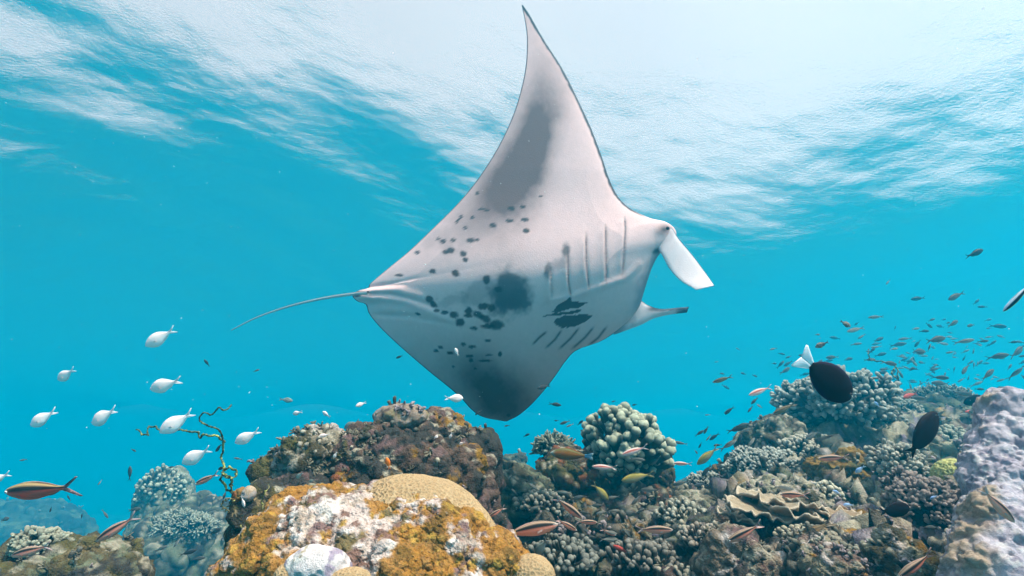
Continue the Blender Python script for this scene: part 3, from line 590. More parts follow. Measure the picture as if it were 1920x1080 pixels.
blob('coral_rock', 40, 1010, 115, 66, 16.0, 1.4, 407, 6, [('fbm', 1.2, .25), ('billow', .5, .16), ('nub', .25, .10), ('nub', .11, .05)], pal(430, (.12, .12, .09), (SAGE, .3, .1, .1), (DUSK, .4, .1, .1)), 'far blue coral mound fading into the open water', drop=3)

# ------------------------------------------------------------------ coral colonies made of branches
def branch_mesh(kind, seed, base, tip, seg=7):
    """a branch of length 1 along +Z with a rounded tip"""
    r_ = np.random.default_rng(seed); J = Join()
    def knob(p0, p1, r0, r1, t0, t1):
        n = 6; s = np.array([0, .3, .6, .84, .96, 1.0]); ax = p1 - p0; P = p0 + ax * s[:, None]; rad = r0 + (r1 - r0) * s; rad = rad * np.array([1, .95, 1.05, 1.08, .68, .02])
        P = P + ax * (np.array([0, -.02, 0, 0, 0, 0]))[:, None]
        V, F = tube(P, rad, seg); V = V + .12 * r1 * r_.normal(size=V.shape) * .6
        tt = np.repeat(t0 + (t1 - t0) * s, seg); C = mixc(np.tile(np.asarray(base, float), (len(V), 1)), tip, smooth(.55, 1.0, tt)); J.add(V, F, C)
    z = np.array
    if kind == 'knob':
        knob(z([0, 0, 0.]), z([r_.normal() * .06, r_.normal() * .06, 1.]), .15, .20, 0, 1)
    elif kind == 'finger':
        knob(z([0, 0, 0.]), z([r_.normal() * .1, r_.normal() * .1, 1.]), .13, .12, 0, 1)
        for k in range(3):
            a = r_.uniform(0, 6.28); h0 = r_.uniform(.35, .7); l = r_.uniform(.25, .4)
            knob(z([0, 0, h0]), z([math.cos(a) * l, math.sin(a) * l, h0 + l * .8]), .10, .095, h0, 1)
    elif kind == 'antler':
        knob(z([0, 0, 0.]), z([r_.normal() * .1, r_.normal() * .1, 1.]), .09, .06, 0, 1)
        for k in range(4):
            a = r_.uniform(0, 6.28); h0 = r_.uniform(.25, .75); l = r_.uniform(.25, .45)
            knob(z([0, 0, h0]), z([math.cos(a) * l, math.sin(a) * l, h0 + l * .7]), .065, .05, h0, 1)
    return J.mesh('branch_' + kind, M_coral), J
def frame(n, spin):
    n = n / np.linalg.norm(n); a = np.cross(n, [.3, .9, .2]); a /= np.linalg.norm(a); b = np.cross(n, a)
    a, b = a * math.cos(spin) + b * math.sin(spin), b * math.cos(spin) - a * math.sin(spin)
    return np.stack([a, b, n], 1)
def colony(name, px, py, rx, ry, d, depth, n, blen, kind, base, tip, label, seed, up=.35, parts=True, fat=1.0, group=None, zmin=-.45, core=(.045, .042, .035)):
    r_ = np.random.default_rng(seed); c = at(px, py, d); rad = np.array([rx * d / FPX, depth, ry * d / FPX])
    root = thing(name, c, label, 'coral', group)
    U, F = ico(4); V = U * np.maximum(rad * .74 - blen * .55, rad * .3); V = displace(V + c, F, seed, [('fbm', .12, .02), ('nub', .04, .012)]) - c
    obj('base', new_mesh('coral_base', V, F, M_reef, patches(V + c, seed, core, [(TURF, .06, .1, .1)])), root)  # dark core colour stands in for shade deep between the branches
    base = np.asarray(base) * .36; tip = np.asarray(tip) * .86  # pale tips are pigment; bases darkened to paint shade into the gaps
    kinds = [branch_mesh(kind, seed * 10 + k, base * r_.uniform(.8, 1.15), tip * r_.uniform(.8, 1.15)) for k in range(4)]
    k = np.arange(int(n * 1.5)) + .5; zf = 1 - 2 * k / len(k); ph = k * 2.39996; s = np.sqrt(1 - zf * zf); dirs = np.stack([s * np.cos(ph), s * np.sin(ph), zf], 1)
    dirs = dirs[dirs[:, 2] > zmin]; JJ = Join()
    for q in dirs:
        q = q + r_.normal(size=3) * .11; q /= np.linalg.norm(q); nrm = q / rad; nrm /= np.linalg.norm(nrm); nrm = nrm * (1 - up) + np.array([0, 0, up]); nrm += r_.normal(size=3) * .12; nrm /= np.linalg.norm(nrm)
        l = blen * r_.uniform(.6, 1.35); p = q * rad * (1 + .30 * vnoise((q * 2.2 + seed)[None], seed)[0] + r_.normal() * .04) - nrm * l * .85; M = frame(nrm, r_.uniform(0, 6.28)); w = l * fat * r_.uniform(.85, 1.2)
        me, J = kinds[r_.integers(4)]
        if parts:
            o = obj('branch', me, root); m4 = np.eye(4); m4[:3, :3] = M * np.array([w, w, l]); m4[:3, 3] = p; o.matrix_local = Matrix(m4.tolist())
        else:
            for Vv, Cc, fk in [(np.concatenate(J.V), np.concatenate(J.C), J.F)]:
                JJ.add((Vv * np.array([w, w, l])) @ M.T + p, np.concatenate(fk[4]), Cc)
    if not parts: obj('branches', JJ.mesh('coral_branches', M_coral), root, kind='stuff')
    return root
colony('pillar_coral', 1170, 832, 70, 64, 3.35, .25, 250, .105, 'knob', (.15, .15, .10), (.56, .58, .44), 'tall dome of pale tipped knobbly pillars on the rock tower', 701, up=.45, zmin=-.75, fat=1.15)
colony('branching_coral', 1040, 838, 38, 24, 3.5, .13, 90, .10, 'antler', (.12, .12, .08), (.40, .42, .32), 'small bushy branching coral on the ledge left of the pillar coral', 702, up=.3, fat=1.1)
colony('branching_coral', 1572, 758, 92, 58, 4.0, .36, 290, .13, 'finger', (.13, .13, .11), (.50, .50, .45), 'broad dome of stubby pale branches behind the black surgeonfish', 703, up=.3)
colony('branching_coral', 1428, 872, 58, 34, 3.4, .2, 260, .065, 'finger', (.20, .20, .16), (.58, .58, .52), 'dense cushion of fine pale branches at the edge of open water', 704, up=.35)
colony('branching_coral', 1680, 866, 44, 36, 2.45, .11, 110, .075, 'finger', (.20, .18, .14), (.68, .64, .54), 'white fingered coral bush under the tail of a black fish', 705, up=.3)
colony('branching_coral', 1735, 950, 60, 66, 1.95, .13, 230, .06, 'finger', (.15, .10, .10), (.56, .44, .40), 'purplish brown finger coral thicket beside the lilac lobed coral', 706, up=.25)
colony('branching_coral', 72, 1022, 40, 30, 1.72, .08, 120, .045, 'finger', (.26, .25, .15), (.74, .74, .58), 'pale yellowish branching coral cluster on the olive brown rock', 707, up=.3)
colony('branching_coral', 1620, 790, 60, 40, 4.1, .2, 150, .10, 'finger', (.12, .12, .10), (.40, .40, .36), 'grey stubby branches low on the flank of the branching dome', 708, up=.2, parts=False)
colony('branching_coral', 1765, 742, 45, 22, 5.5, .2, 150, .10, 'antler', (.14, .14, .11), (.46, .46, .38), 'ragged branching coral along the top of the hazy rubble rock', 709, up=.4, parts=False)
colony('branching_coral', 1690, 770, 30, 24, 5.0, .16, 80, .09, 'finger', (.2, .2, .16), (.58, .58, .50), 'pale coral cluster between the branching dome and the hazy rubble rock', 710, parts=False)
colony('branching_coral', 583, 835, 34, 22, 1.95, .07, 90, .04, 'knob', (.36, .32, .26), (.78, .70, .64), 'white knobbly coral crust on top of the cream crusted rock', 711, parts=False)
colony('branching_coral', 1545, 925, 34, 20, 2.35, .07, 90, .045, 'knob', (.30, .28, .20), (.62, .58, .46), 'cream knobbly coral head below the golden leafy coral', 712, parts=False)
colony('branching_coral', 1280, 965, 46, 22, 2.5, .10, 150, .05, 'knob', (.18, .17, .13), (.48, .46, .38), 'grey knobbly coral head on the rubble below the open water gap', 713, parts=False)
colony('branching_coral', 1065, 1040, 62, 28, 2.15, .14, 170, .055, 'knob', (.085, .085, .075), (.24, .24, .21), 'dark grey knobbly coral below the swimming fusiliers', 714, parts=False)
colony('branching_coral', 1210, 1045, 60, 26, 2.1, .14, 170, .055, 'knob', (.08, .075, .065), (.26, .24, .21), 'charcoal knobbly coral thicket at the foot of the slope', 715, parts=False)
colony('branching_coral', 1620, 1000, 44, 26, 1.9, .10, 120, .045, 'finger', (.16, .15, .10), (.50, .47, .36), 'olive tipped finger coral beside the purplish thicket', 716, parts=False)
colony('branching_coral', 1650, 1035, 40, 24, 1.62, .07, 110, .035, 'knob', (.10, .10, .09), (.36, .36, .32), 'dark finger coral patch among the cream rocks', 717, parts=False)
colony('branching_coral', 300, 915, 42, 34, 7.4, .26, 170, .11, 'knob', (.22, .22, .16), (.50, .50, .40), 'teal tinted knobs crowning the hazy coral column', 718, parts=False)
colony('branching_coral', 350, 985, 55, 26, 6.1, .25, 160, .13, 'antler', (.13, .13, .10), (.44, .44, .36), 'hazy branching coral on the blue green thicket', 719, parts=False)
colony('branching_coral', 1320, 900, 28, 14, 3.5, .1, 70, .06, 'finger', (.2, .2, .16), (.5, .5, .44), 'small pale coral knoll at the left foot of the fine branched cushion', 720, parts=False)
colony('branching_coral', 1360, 935, 24, 14, 2.9, .08, 60, .045, 'finger', (.3, .28, .2), (.62, .6, .5), 'small cream finger coral on the grey cream rubble ridge', 721, parts=False)

for px, py, rx, ry, d, dep, n, bl, kd, b_, t_, lb, sd in (
    (1660, 818, 36, 20, 3.7, .14, 110, .075, 'knob', (.16, .14, .10), (.46, .42, .32), 'brownish knobbly coral low behind the black oval fish', 722),
    (1770, 822, 40, 22, 3.9, .16, 110, .085, 'knob', (.15, .15, .12), (.44, .44, .36), 'grey knobbly coral between the hazy rubble rock and the lobed coral', 723),
    (1820, 800, 28, 18, 4.6, .14, 80, .09, 'antler', (.13, .13, .11), (.42, .42, .36), 'ragged grey coral just behind the top of the lobed coral', 724),
    (1500, 838, 34, 20, 3.5, .12, 110, .065, 'knob', (.16, .14, .11), (.50, .46, .38), 'pale knobbly coral below the left foot of the branching dome', 725),
    (1510, 1005, 44, 18, 1.85, .07, 140, .035, 'knob', (.16, .13, .09), (.54, .48, .36), 'cream nubbin coral beneath the ruffled plates', 726),
    (1330, 1010, 46, 22, 2.05, .09, 140, .042, 'knob', (.12, .10, .085), (.36, .31, .26), 'brown nubbin coral right of the charcoal thicket', 727),
    (1015, 945, 44, 22, 2.9, .14, 110, .06, 'knob', (.09, .085, .07), (.26, .25, .21), 'dark nubbin coral below the dark ledge', 728)):
    colony('branching_coral', px, py, rx, ry, d, dep, n, bl, kd, b_, t_, lb, sd, parts=False)

# ruffled plate corals
def plate_coral(px, py, d, plates, seed, label, col):
    r_ = np.random.default_rng(seed); c = at(px, py, d); root = thing('plate_coral', c, label, 'coral')
    for k, (dx, dy, dz, rad, tilt) in enumerate(plates):
        nr, na = 22, 96; rr_ = np.linspace(.05, 1, nr)[:, None]; th = np.linspace(0, 2 * np.pi, na, endpoint=False)[None]
        edge = 1 + .16 * np.sin(3 * th + k) + .09 * np.sin(7 * th + 2 * k) + .05 * np.sin(13 * th + k)
        x = rad * rr_ * edge * np.cos(th); y = rad * .8 * rr_ * edge * np.sin(th); z = .10 * rad * rr_ ** 2 + rad * .065 * rr_ ** 3 * (np.sin(7 * th + k) + .8 * np.sin(12 * th + 2.3 * k + np.sin(3 * th)) + .5 * np.sin(21 * th + k))
        P = np.stack([x, y, z + 0 * x], -1).reshape(-1, 3); nz = fbm(P / .03 + k, seed, 3); th_ = .007 * (1 - .6 * np.repeat(rr_ + 0 * th, 1, 1).ravel())
        top = P + np.array([0, 0, 1]) * (th_ + .004 * nz)[:, None]; bot = P - np.array([0, 0, 1]) * (th_ + .002)[:, None]
        V = np.concatenate([top, bot]); F1 = grid_faces(nr, na, True); rim = np.arange(na) + (nr - 1) * na; rn = np.roll(rim, -1); n = nr * na
        F = np.concatenate([F1, F1[:, ::-1] + n, np.stack([rim, rim + n, rn + n, rn], 1)])
        C = np.tile(np.asarray(col, float), (len(V), 1)) * (1 + .2 * fbm(V / .05, seed + 4, 3))[:, None]; rf = np.tile(np.repeat(rr_.ravel(), na), 2); C = mixc(C, (.52, .44, .35), .8 * smooth(.86, .99, rf))
        ca, sa = math.cos(R(tilt)), math.sin(R(tilt)); V = V @ np.array([[1, 0, 0], [0, ca, sa], [0, -sa, ca]]) ; sp = r_.uniform(0, 6); ca, sa = math.cos(sp * .3), math.sin(sp * .3); V = V @ np.array([[ca, sa, 0], [-sa, ca, 0], [0, 0, 1]])
        o = obj('plate', new_mesh('coral_plate', V, F, M_coral, C), root); o.location = (dx, dy, dz)
    return root
plate_coral(1475, 968, 2.05, [(-.10, .02, .02, .15, 16), (.03, -.02, -.02, .17, 20), (.13, .04, .01, .13, 22), (-.02, .08, .05, .15, 12), (-.17, .06, -.02, .11, 18)], 731, 'ruffled cream plate coral with wavy rims on the right slope', (.30, .235, .165))
plate_coral(1560, 985, 1.95, [(.0, .0, .0, .10, 24), (.06, .03, .03, .08, 14)], 732, 'small brown plate coral beside the ruffled cream plates', (.24, .17, .11))

# wire corals
def wire(name, lines, d, rad, label, col, seed):
    c = at(lines[0][0][0], lines[0][0][1], d); J = Join()
    for k, ln in enumerate(lines):
        p = crom(ln, 14 * len(ln)); l = np.linspace(0, 1, len(p)); dd = d + .05 * np.sin(6 * l + k) * l + .02 * np.sin(19 * l + k)
        P = at(p[:, 0], p[:, 1], dd) + .0025 * np.stack([np.sin(l * 60 + k), np.cos(l * 47), np.sin(l * 53)], 1)
        V, F = tube(P, rad * (1.15 - .5 * l), 7); V = V + rad * .35 * np.random.default_rng(seed).normal(size=V.shape)
        C = mixc(np.tile(np.asarray(col, float), (len(V), 1)), (.34, .36, .10), smooth(.1, .3, fbm(V / .02, seed + k, 3))); J.add(V - c, F, C)
    o = obj(name, J.mesh(name, M_wire), None, c); tag(o, label, 'coral'); return o
z3 = lambda L_: [(240 + x * .2037, 740 + y * .2037) for x, y in L_]
wire('wire_coral', [z3([(975, 930), (940, 880), (890, 850), (860, 780), (868, 720), (890, 660), (860, 600), (868, 520), (880, 440), (820, 310), (740, 295), (665, 235), (700, 172), (780, 176), (838, 122), (900, 136), (955, 100)]),
                    z3([(880, 440), (850, 400), (790, 380), (700, 370), (662, 390), (632, 342), (480, 330), (300, 322), (232, 290), (182, 310), (182, 372), (125, 360), (85, 322)]),
                    z3([(880, 700), (925, 668), (985, 695), (995, 735), (952, 780), (945, 860), (962, 930), (950, 990), (898, 1050)]),
                    z3([(870, 720), (900, 750), (950, 770), (955, 850)])], 1.56, .0026, 'thin twisted greenish wire coral curling up from the rock pillar', (.07, .10, .05), 741)
wire('wire_coral', [[(1686, 740), (1684, 712), (1680, 688), (1656, 678), (1632, 674), (1628, 655)], [(1684, 712), (1672, 700), (1678, 690)]], 4.5, .006, 'dark wiry coral standing up from the hazy rubble rock', (.07, .09, .08), 742)
wire('wire_coral', [[(428, 960), (415, 948), (428, 935), (440, 940)], [(520, 1000), (510, 985), (498, 960), (492, 935), (505, 910)], [(452, 985), (462, 1005), (478, 1018)]], 1.5, .0018, 'fine tangled threads clinging to the rock pillar', (.16, .15, .07), 743)

# loose growth nobody could count: nubbins and finger tufts all over the slope and the rocks
def growth(name, src, n, seed, size, kinds, label, test=None):
    r_ = np.random.default_rng(seed); V, N = src; cand = r_.integers(0, len(V), n * 6); p, nn = V[cand], N[cand]
    ok = (nn[:, 2] > -.1) & ((nn * (CAM - p)).sum(1) > -.2 * np.linalg.norm(CAM - p, axis=1))
    if test is not None: ok &= test(p)
    cl = fbm(p / .25, seed, 2) > -.15; ok &= cl
    cand = np.where(ok)[0][:n]; J = Join(); ms_ = [branch_mesh(k, seed * 7 + i, b, t, seg=4) for i, (k, b, t) in enumerate(kinds)]
    for i in cand:
        kk = int((fbm((p[i] / .35)[None], seed + 3, 2)[0] * .5 + .5) * len(ms_) * 1.3 + r_.uniform(-.6, .6)) % len(ms_); me, Jk = ms_[kk]
        Vv, Cc, Fk = np.concatenate(Jk.V), np.concatenate(Jk.C), np.concatenate(Jk.F[4])
        l = size * r_.uniform(.5, 1.4) * (.7 + .18 * np.linalg.norm(p[i] - CAM)); nrm = nn[i] * .6 + np.array([0, 0, .4]) + r_.normal(size=3) * .25; M = frame(nrm, r_.uniform(0, 6.28)); w = l * r_.uniform(.9, 1.7)
        J.add((Vv * np.array([w, w, l])) @ M.T + p[i] - nn[i] * l * .3, Fk, Cc * r_.uniform(.4, .8))
    o = obj(name, J.mesh(name, M_coral), kind='stuff'); o['label'] = label
sv, sf, sn = SLOPE
sd = np.linalg.norm(sv - CAM, axis=1)
sel = (sd < 6.0) & (np.abs(np.arctan2(sv[:, 0], sv[:, 1])) < R(50)) & (sv[:, 0] > -.2)
KN = [('knob', (.12, .11, .08), (.36, .34, .27)), ('finger', (.13, .12, .09), (.46, .43, .35)), ('knob', (.26, .23, .17), (.60, .54, .43)), ('antler', (.10, .09, .06), (.34, .30, .22)), ('knob', (.08, .075, .06), (.18, .17, .14)), ('finger', (.2, .15, .15), (.5, .4, .42))]
growth('coral_rubble', (sv[sel], sn[sel]), 2400, 801, .045, KN, 'loose coral nubbins and rubble covering the reef slope')
rv = np.concatenate([r[0][::2] for r in ROCKS[2:]]); rn = np.concatenate([vnormals(r[0], r[1])[::2] for r in ROCKS[2:]])
growth('coral_crust', (rv, rn), 1100, 802, .030, KN, 'small coral nubbins growing over the rocks')

# ------------------------------------------------------------------ fish
def fish_mesh(name, spec, bend=0.0):
    """one continuous fish of length 1, nose at x=+.5; spec gives outline, width, fins and pigment"""
    n, m = spec.get('rings', 26), spec.get('seg', 16); t = np.linspace(0, 1, n); key = np.array(spec['outline'], float)      # rows (t, top, bottom, width)
    def prof(c):
        P = crom(key[:, [0, c]], 200); return np.interp(t, P[:, 0], P[:, 1])
    top, bot, wid = prof(1), prof(2), prof(3); x = .5 - t * spec.get('body', .80); th = np.linspace(0, 2 * np.pi, m, endpoint=False)
    s, c = np.sin(th), np.cos(th); zz = np.where(s > 0, top[:, None] * s, bot[:, None] * s); yy = wid[:, None] * np.sign(c) * np.abs(c) ** .85
    V = np.stack([np.repeat(x[:, None], m, 1), yy, zz], -1).reshape(-1, 3); T = np.repeat(t, m); vv = np.tile(s, n)
    J = Join(); J.add(V, grid_faces(n, m, True), spec['paint'](T, vv, V))
    xt = .5 - spec.get('body', .80); hp = top[-1]
    def plate(poly, th_, col, root=None):
        P = np.array(poly, float); k = len(P); ctr = P.mean(0); V = []
        R_ = np.array([[p[0], 0, p[1]] for p in P]); inner = ctr + (P - ctr) * .85
        a = np.array([[p[0], th_, p[1]] for p in inner]); b_ = np.array([[p[0], -th_, p[1]] for p in inner]); V = np.concatenate([R_, a, b_])
        i = np.arange(k); j = (i + 1) % k; F = np.concatenate([np.stack([i, j, k + j, k + i], 1), np.stack([j, i, 2 * k + i, 2 * k + j], 1)])
        base = J.n; J.add(V, F, col(V) if callable(col) else col)
        tri = np.array([[k + 0, k + q, k + q + 1] for q in range(1, k - 1)] + [[2 * k, 2 * k + q + 1, 2 * k + q] for q in range(1, k - 1)]); J.F.setdefault(3, []).append(tri + base)
    f = spec['fork']; sp = spec['span']
    ct = spec['tailcol']
    plate([(xt + .05, -.002), (xt + .05, hp * .85), (xt - .06, max(hp * 1.2, spec.get('shoulder', 0))), (-.5 + .03, sp), (-.5, sp * .96), (-.5 + f * .55, sp * .42), (-.5 + f, 0)], .005, ct)
    plate([(xt + .05, -hp * .85), (xt + .05, .002), (-.5 + f, 0), (-.5 + f * .55, -sp * .42), (-.5, -sp * .96), (-.5 + .03, -sp), (xt - .06, -max(hp * 1.2, spec.get('shoulder', 0)))], .005, ct)
    for (x0, x1, hh, side, lean) in spec.get('fins', []):
        k = 9; xs = np.linspace(x0, x1, k); tb = (.5 - xs) / spec.get('body', .80); surf = np.interp(tb, t, top if side > 0 else bot) * .9; prof_ = np.sin(np.linspace(.25, np.pi * .93, k)) ** .6 * hh
        up_ = [(xs[q] - lean * prof_[q], side * (surf[q] + prof_[q])) for q in range(k)]; dn = [(xs[q], side * surf[q] * .8) for q in range(k)]
        plate(dn + up_[::-1], .004, spec['fincol'])
    if 'pect' in spec:
        px_, pz, pl, pw = spec['pect']; tb = (.5 - px_) / spec.get('body', .80); w0 = float(np.interp(tb, t, wid)) * .95
        for sd in (-1, 1):
            base = J.n; V = np.array([[px_, sd * w0, pz + pw], [px_, sd * w0, pz - pw], [px_ - pl, sd * (w0 + pl * .45), pz - pw * 2.2], [px_ - pl * .9, sd * (w0 + pl * .5), pz + pw * .6], [px_ - pl * .5, sd * (w0 + pl * .22 + .006), pz - pw * .4]])
            J.add(V, np.array([[0, 1, 4], [1, 2, 4], [2, 3, 4], [3, 0, 4]]), spec['fincol'] if not callable(spec['fincol']) else spec['fincol'](V))
    for k in range(len(J.V)):
        P = J.V[k]; P[:, 1] += bend * (.25 - (P[:, 0]) ** 2 - P[:, 0] * .5) * .6
    return J.mesh(name, M_black if spec['outline'] is SURG else M_fish)
def lin(*c): return np.array(c, float)
def tone(c0): return lambda T, v, V: np.tile(lin(*c0), (len(T), 1))
OVAL = [(0, .012, .012, .008), (.05, .055, .05, .035), (.15, .125, .11, .062), (.35, .195, .185, .085), (.55, .19, .185, .078), (.75, .12, .115, .045), (.9, .058, .055, .022), (1, .042, .04, .012)]
LONG = [(0, .010, .010, .008), (.05, .035, .040, .030), (.15, .066, .072, .052), (.35, .100, .108, .075), (.55, .098, .108, .072), (.75, .068, .075, .048), (.9, .034, .036, .022), (1, .026, .026, .012)]
SURG = [(0, .025, .025, .012), (.04, .08, .075, .030), (.12, .145, .14, .048), (.3, .215, .21, .070), (.5, .235, .23, .068), (.7, .205, .205, .052), (.88, .13, .135, .03), (.96, .065, .065, .02), (1, .045, .045, .014)]
MIDL = [(0, .012, .012, .008), (.05, .045, .045, .03), (.15, .088, .088, .052), (.35, .135, .135, .07), (.55, .13, .13, .066), (.75, .085, .085, .042), (.9, .042, .042, .02), (1, .032, .032, .012)]
SLIM = [(0, .008, .008, .008), (.06, .035, .035, .03), (.2, .062, .062, .048), (.45, .078, .078, .055), (.7, .07, .07, .045), (.9, .05, .05, .022), (1, .045, .045, .014)]
def paint_fusilier(belly, back, stripe=(.022, .018, .018)):
    def f(T, v, V):
        c = np.tile(lin(*belly), (len(T), 1)); c = mixc(c, lin(*belly) * lin(1.15, 1.3, 1.3), smooth(-.3, -.9, v))
        c = mixc(c, back, smooth(.34, .42, v))
        for a, b in ((.36, .50), (.70, .84)): c = mixc(c, stripe, smooth(a - .05, a, v) * (1 - smooth(b, b + .05, v)))
        c = mixc(c, lin(*back) * .4, smooth(.92, .98, v)); c = mixc(c, (.52, .46, .42), (1 - smooth(.03, .10, T)) * .6); return c
    return f
def tail_tips(c0, tip): return lambda V: mixc(np.tile(lin(*c0), (len(V), 1)), tip, smooth(.10, .15, np.abs(V[:, 2])))
def paint_counter(back, belly): return lambda T, v, V: mixc(np.tile(lin(*belly), (len(T), 1)), back, smooth(-.35, .45, v))
SPEC = {
 'pale': dict(outline=OVAL, paint=lambda T, v, V: mixc(np.tile(lin(.90, .74, .72), (len(T), 1)), (.92, .86, .84), smooth(.2, -.8, v)), fork=.15, span=.115, tailcol=(.90, .80, .80), fincol=(.88, .76, .75), fins=[(.18, -.22, .03, 1, .1), (-.02, -.24, .028, -1, .2)], pect=(.2, -.03, .1, .02), body=.78),
 'fusilier_red': dict(outline=LONG, paint=paint_fusilier((.75, .10, .06), (.42, .28, .13)), fork=.17, span=.13, tailcol=tail_tips((.30, .16, .16), (.01, .01, .015)), fincol=(.30, .16, .12), fins=[(.18, -.22, .022, 1, .2), (-.06, -.22, .018, -1, .2)], pect=(.24, -.02, .09, .014)),
 'fusilier': dict(outline=LONG, paint=paint_fusilier((.95, .33, .23), (.40, .27, .19)), fork=.16, span=.115, tailcol=tail_tips((.62, .40, .38), (.20, .12, .12)), fincol=(.55, .34, .30), fins=[(.18, -.22, .02, 1, .2), (-.06, -.22, .018, -1, .2)], pect=(.24, -.02, .09, .014)),
 'fusilier_pale': dict(outline=LONG, paint=paint_fusilier((.86, .62, .60), (.74, .60, .56), (.45, .12, .10)), fork=.16, span=.11, tailcol=(.55, .45, .45), fincol=(.5, .4, .4), fins=[(.18, -.22, .02, 1, .2), (-.06, -.22, .018, -1, .2)]),
 'surgeon': dict(outline=SURG, paint=lambda T, v, V: mixc(np.tile(lin(.012, .008, .012), (len(T), 1)), (.02, .012, .045), smooth(.85, 1, np.abs(v))), fork=.05, span=.18, shoulder=.10, tailcol=(.92, .84, .86), fincol=(.01, .008, .016), fins=[(.3, -.25, .02, 1, .05), (.22, -.25, .02, -1, .05)], body=.78),
 'black': dict(outline=SURG, paint=tone((.012, .010, .014)), fork=.08, span=.12, tailcol=(.012, .010, .014), fincol=(.012, .010, .014), fins=[(.3, -.27, .03, 1, .1), (.15, -.27, .03, -1, .1)], body=.84),
 'grey': dict(outline=MIDL, paint=paint_counter((.055, .06, .06), (.20, .19, .17)), fork=.15, span=.11, tailcol=(.08, .08, .08), fincol=(.07, .07, .07), fins=[(.2, -.2, .03, 1, .1), (-.02, -.22, .025, -1, .2)], rings=14, seg=10),
 'dark': dict(outline=MIDL, paint=paint_counter((.03, .035, .04), (.08, .08, .08)), fork=.14, span=.10, tailcol=(.04, .045, .05), fincol=(.035, .04, .045), fins=[(.2, -.2, .035, 1, .1), (-.02, -.22, .03, -1, .2)], rings=14, seg=10),
 'slim': dict(outline=LONG, paint=paint_counter((.10, .10, .09), (.40, .37, .33)), fork=.15, span=.10, tailcol=(.16, .15, .14), fincol=(.14, .13, .12), fins=[(.18, -.22, .02, 1, .2)], rings=14, seg=10),
 'brown': dict(outline=LONG, paint=paint_fusilier((.34, .22, .11), (.24, .16, .07), (.10, .07, .04)), fork=.14, span=.10, tailcol=(.22, .17, .12), fincol=(.2, .15, .1), fins=[(.18, -.22, .025, 1, .2), (-.06, -.22, .02, -1, .2)], rings=18, seg=12),
 'yellow': dict(outline=MIDL, paint=paint_counter((.34, .27, .06), (.42, .36, .22)), fork=.14, span=.10, tailcol=(.30, .25, .12), fincol=(.3, .24, .08), fins=[(.18, -.22, .03, 1, .2), (-.06, -.22, .02, -1, .2)], rings=18, seg=12),
 'speckled': dict(outline=OVAL, paint=lambda T, v, V: mixc(np.tile(lin(.16, .10, .07), (len(T), 1)), (.42, .34, .28), smooth(0, .2, fbm(V * 14, 5, 2))), fork=.10, span=.11, tailcol=(.12, .09, .08), fincol=(.12, .08, .06), fins=[(.2, -.2, .04, 1, .1), (-.02, -.22, .04, -1, .2)], rings=16, seg=12),
 'wrasse': dict(outline=MIDL, paint=lambda T, v, V: mixc(mixc(np.tile(lin(.32, .12, .02), (len(T), 1)), (.10, .10, .03), smooth(.4, .9, v)), (.30, .32, .28), 1 - smooth(.05, .16, T)), fork=.03, span=.085, tailcol=lambda V: mixc(np.tile(lin(.06, .28, .55), (len(V), 1)), (.30, .40, .40), smooth(-.42, -.5, V[:, 0])), fincol=(.25, .10, .02), fins=[(.25, -.25, .03, 1, .1), (.05, -.25, .02, -1, .1)]),
 'cleaner': dict(outline=SLIM, paint=lambda T, v, V: mixc(mixc(np.tile(lin(.78, .66, .42), (len(T), 1)), (.010, .012, .03), smooth(-.55, -.4, v) * (1 - smooth(.45, .6, v))), (.55, .62, .75), smooth(.6, .75, v)), fork=.02, span=.07, tailcol=(.02, .02, .05), fincol=(.5, .5, .45), fins=[(.2, -.2, .02, 1, .1)]),
 'orange': dict(outline=OVAL, paint=tone((.80, .20, .02)), fork=.14, span=.12, tailcol=(.75, .22, .04), fincol=(.75, .2, .03), fins=[(.2, -.2, .04, 1, .1), (-.02, -.22, .03, -1, .2)], rings=14, seg=10),
 'red': dict(outline=MIDL, paint=paint_counter((.42, .06, .05), (.50, .14, .11)), fork=.12, span=.10, tailcol=(.36, .08, .07), fincol=(.36, .06, .05), fins=[(.2, -.2, .03, 1, .1)], rings=14, seg=10),
 'blue': dict(outline=OVAL, paint=paint_counter((.25, .42, .75), (.72, .78, .88)), fork=.12, span=.11, tailcol=(.6, .7, .85), fincol=(.5, .6, .85), fins=[(.2, -.2, .03, 1, .1)], rings=14, seg=10),
 'greyoval': dict(outline=OVAL, paint=paint_counter((.16, .20, .19), (.36, .40, .38)), fork=.12, span=.11, tailcol=(.25, .28, .28), fincol=(.2, .24, .24), fins=[(.2, -.2, .03, 1, .1)], rings=14, seg=10),
}
FM = {}
def get_mesh(kind):
    if kind not in FM: FM[kind] = [fish_mesh('fish_' + kind, SPEC[kind], b) for b in (-.12, .10)]
    return FM[kind]
U3, F3 = ico(3)
def eye_mesh(name, iris): 
    r_ = np.hypot(U3[:, 0], U3[:, 2]); c = np.tile(lin(*iris), (len(U3), 1)); c = mixc(c, (.004, .004, .006), 1 - smooth(.48, .58, r_)); return new_mesh(name, U3 * np.array([1, .45, 1]), F3, M_fish, c)
EYE = {'pale': eye_mesh('fish_eye_pale', (.60, .60, .78)), 'dark': eye_mesh('fish_eye_dark', (.10, .09, .09)), 'silver': eye_mesh('fish_eye_silver', (.78, .76, .74))}
fr_ = np.random.default_rng(99)
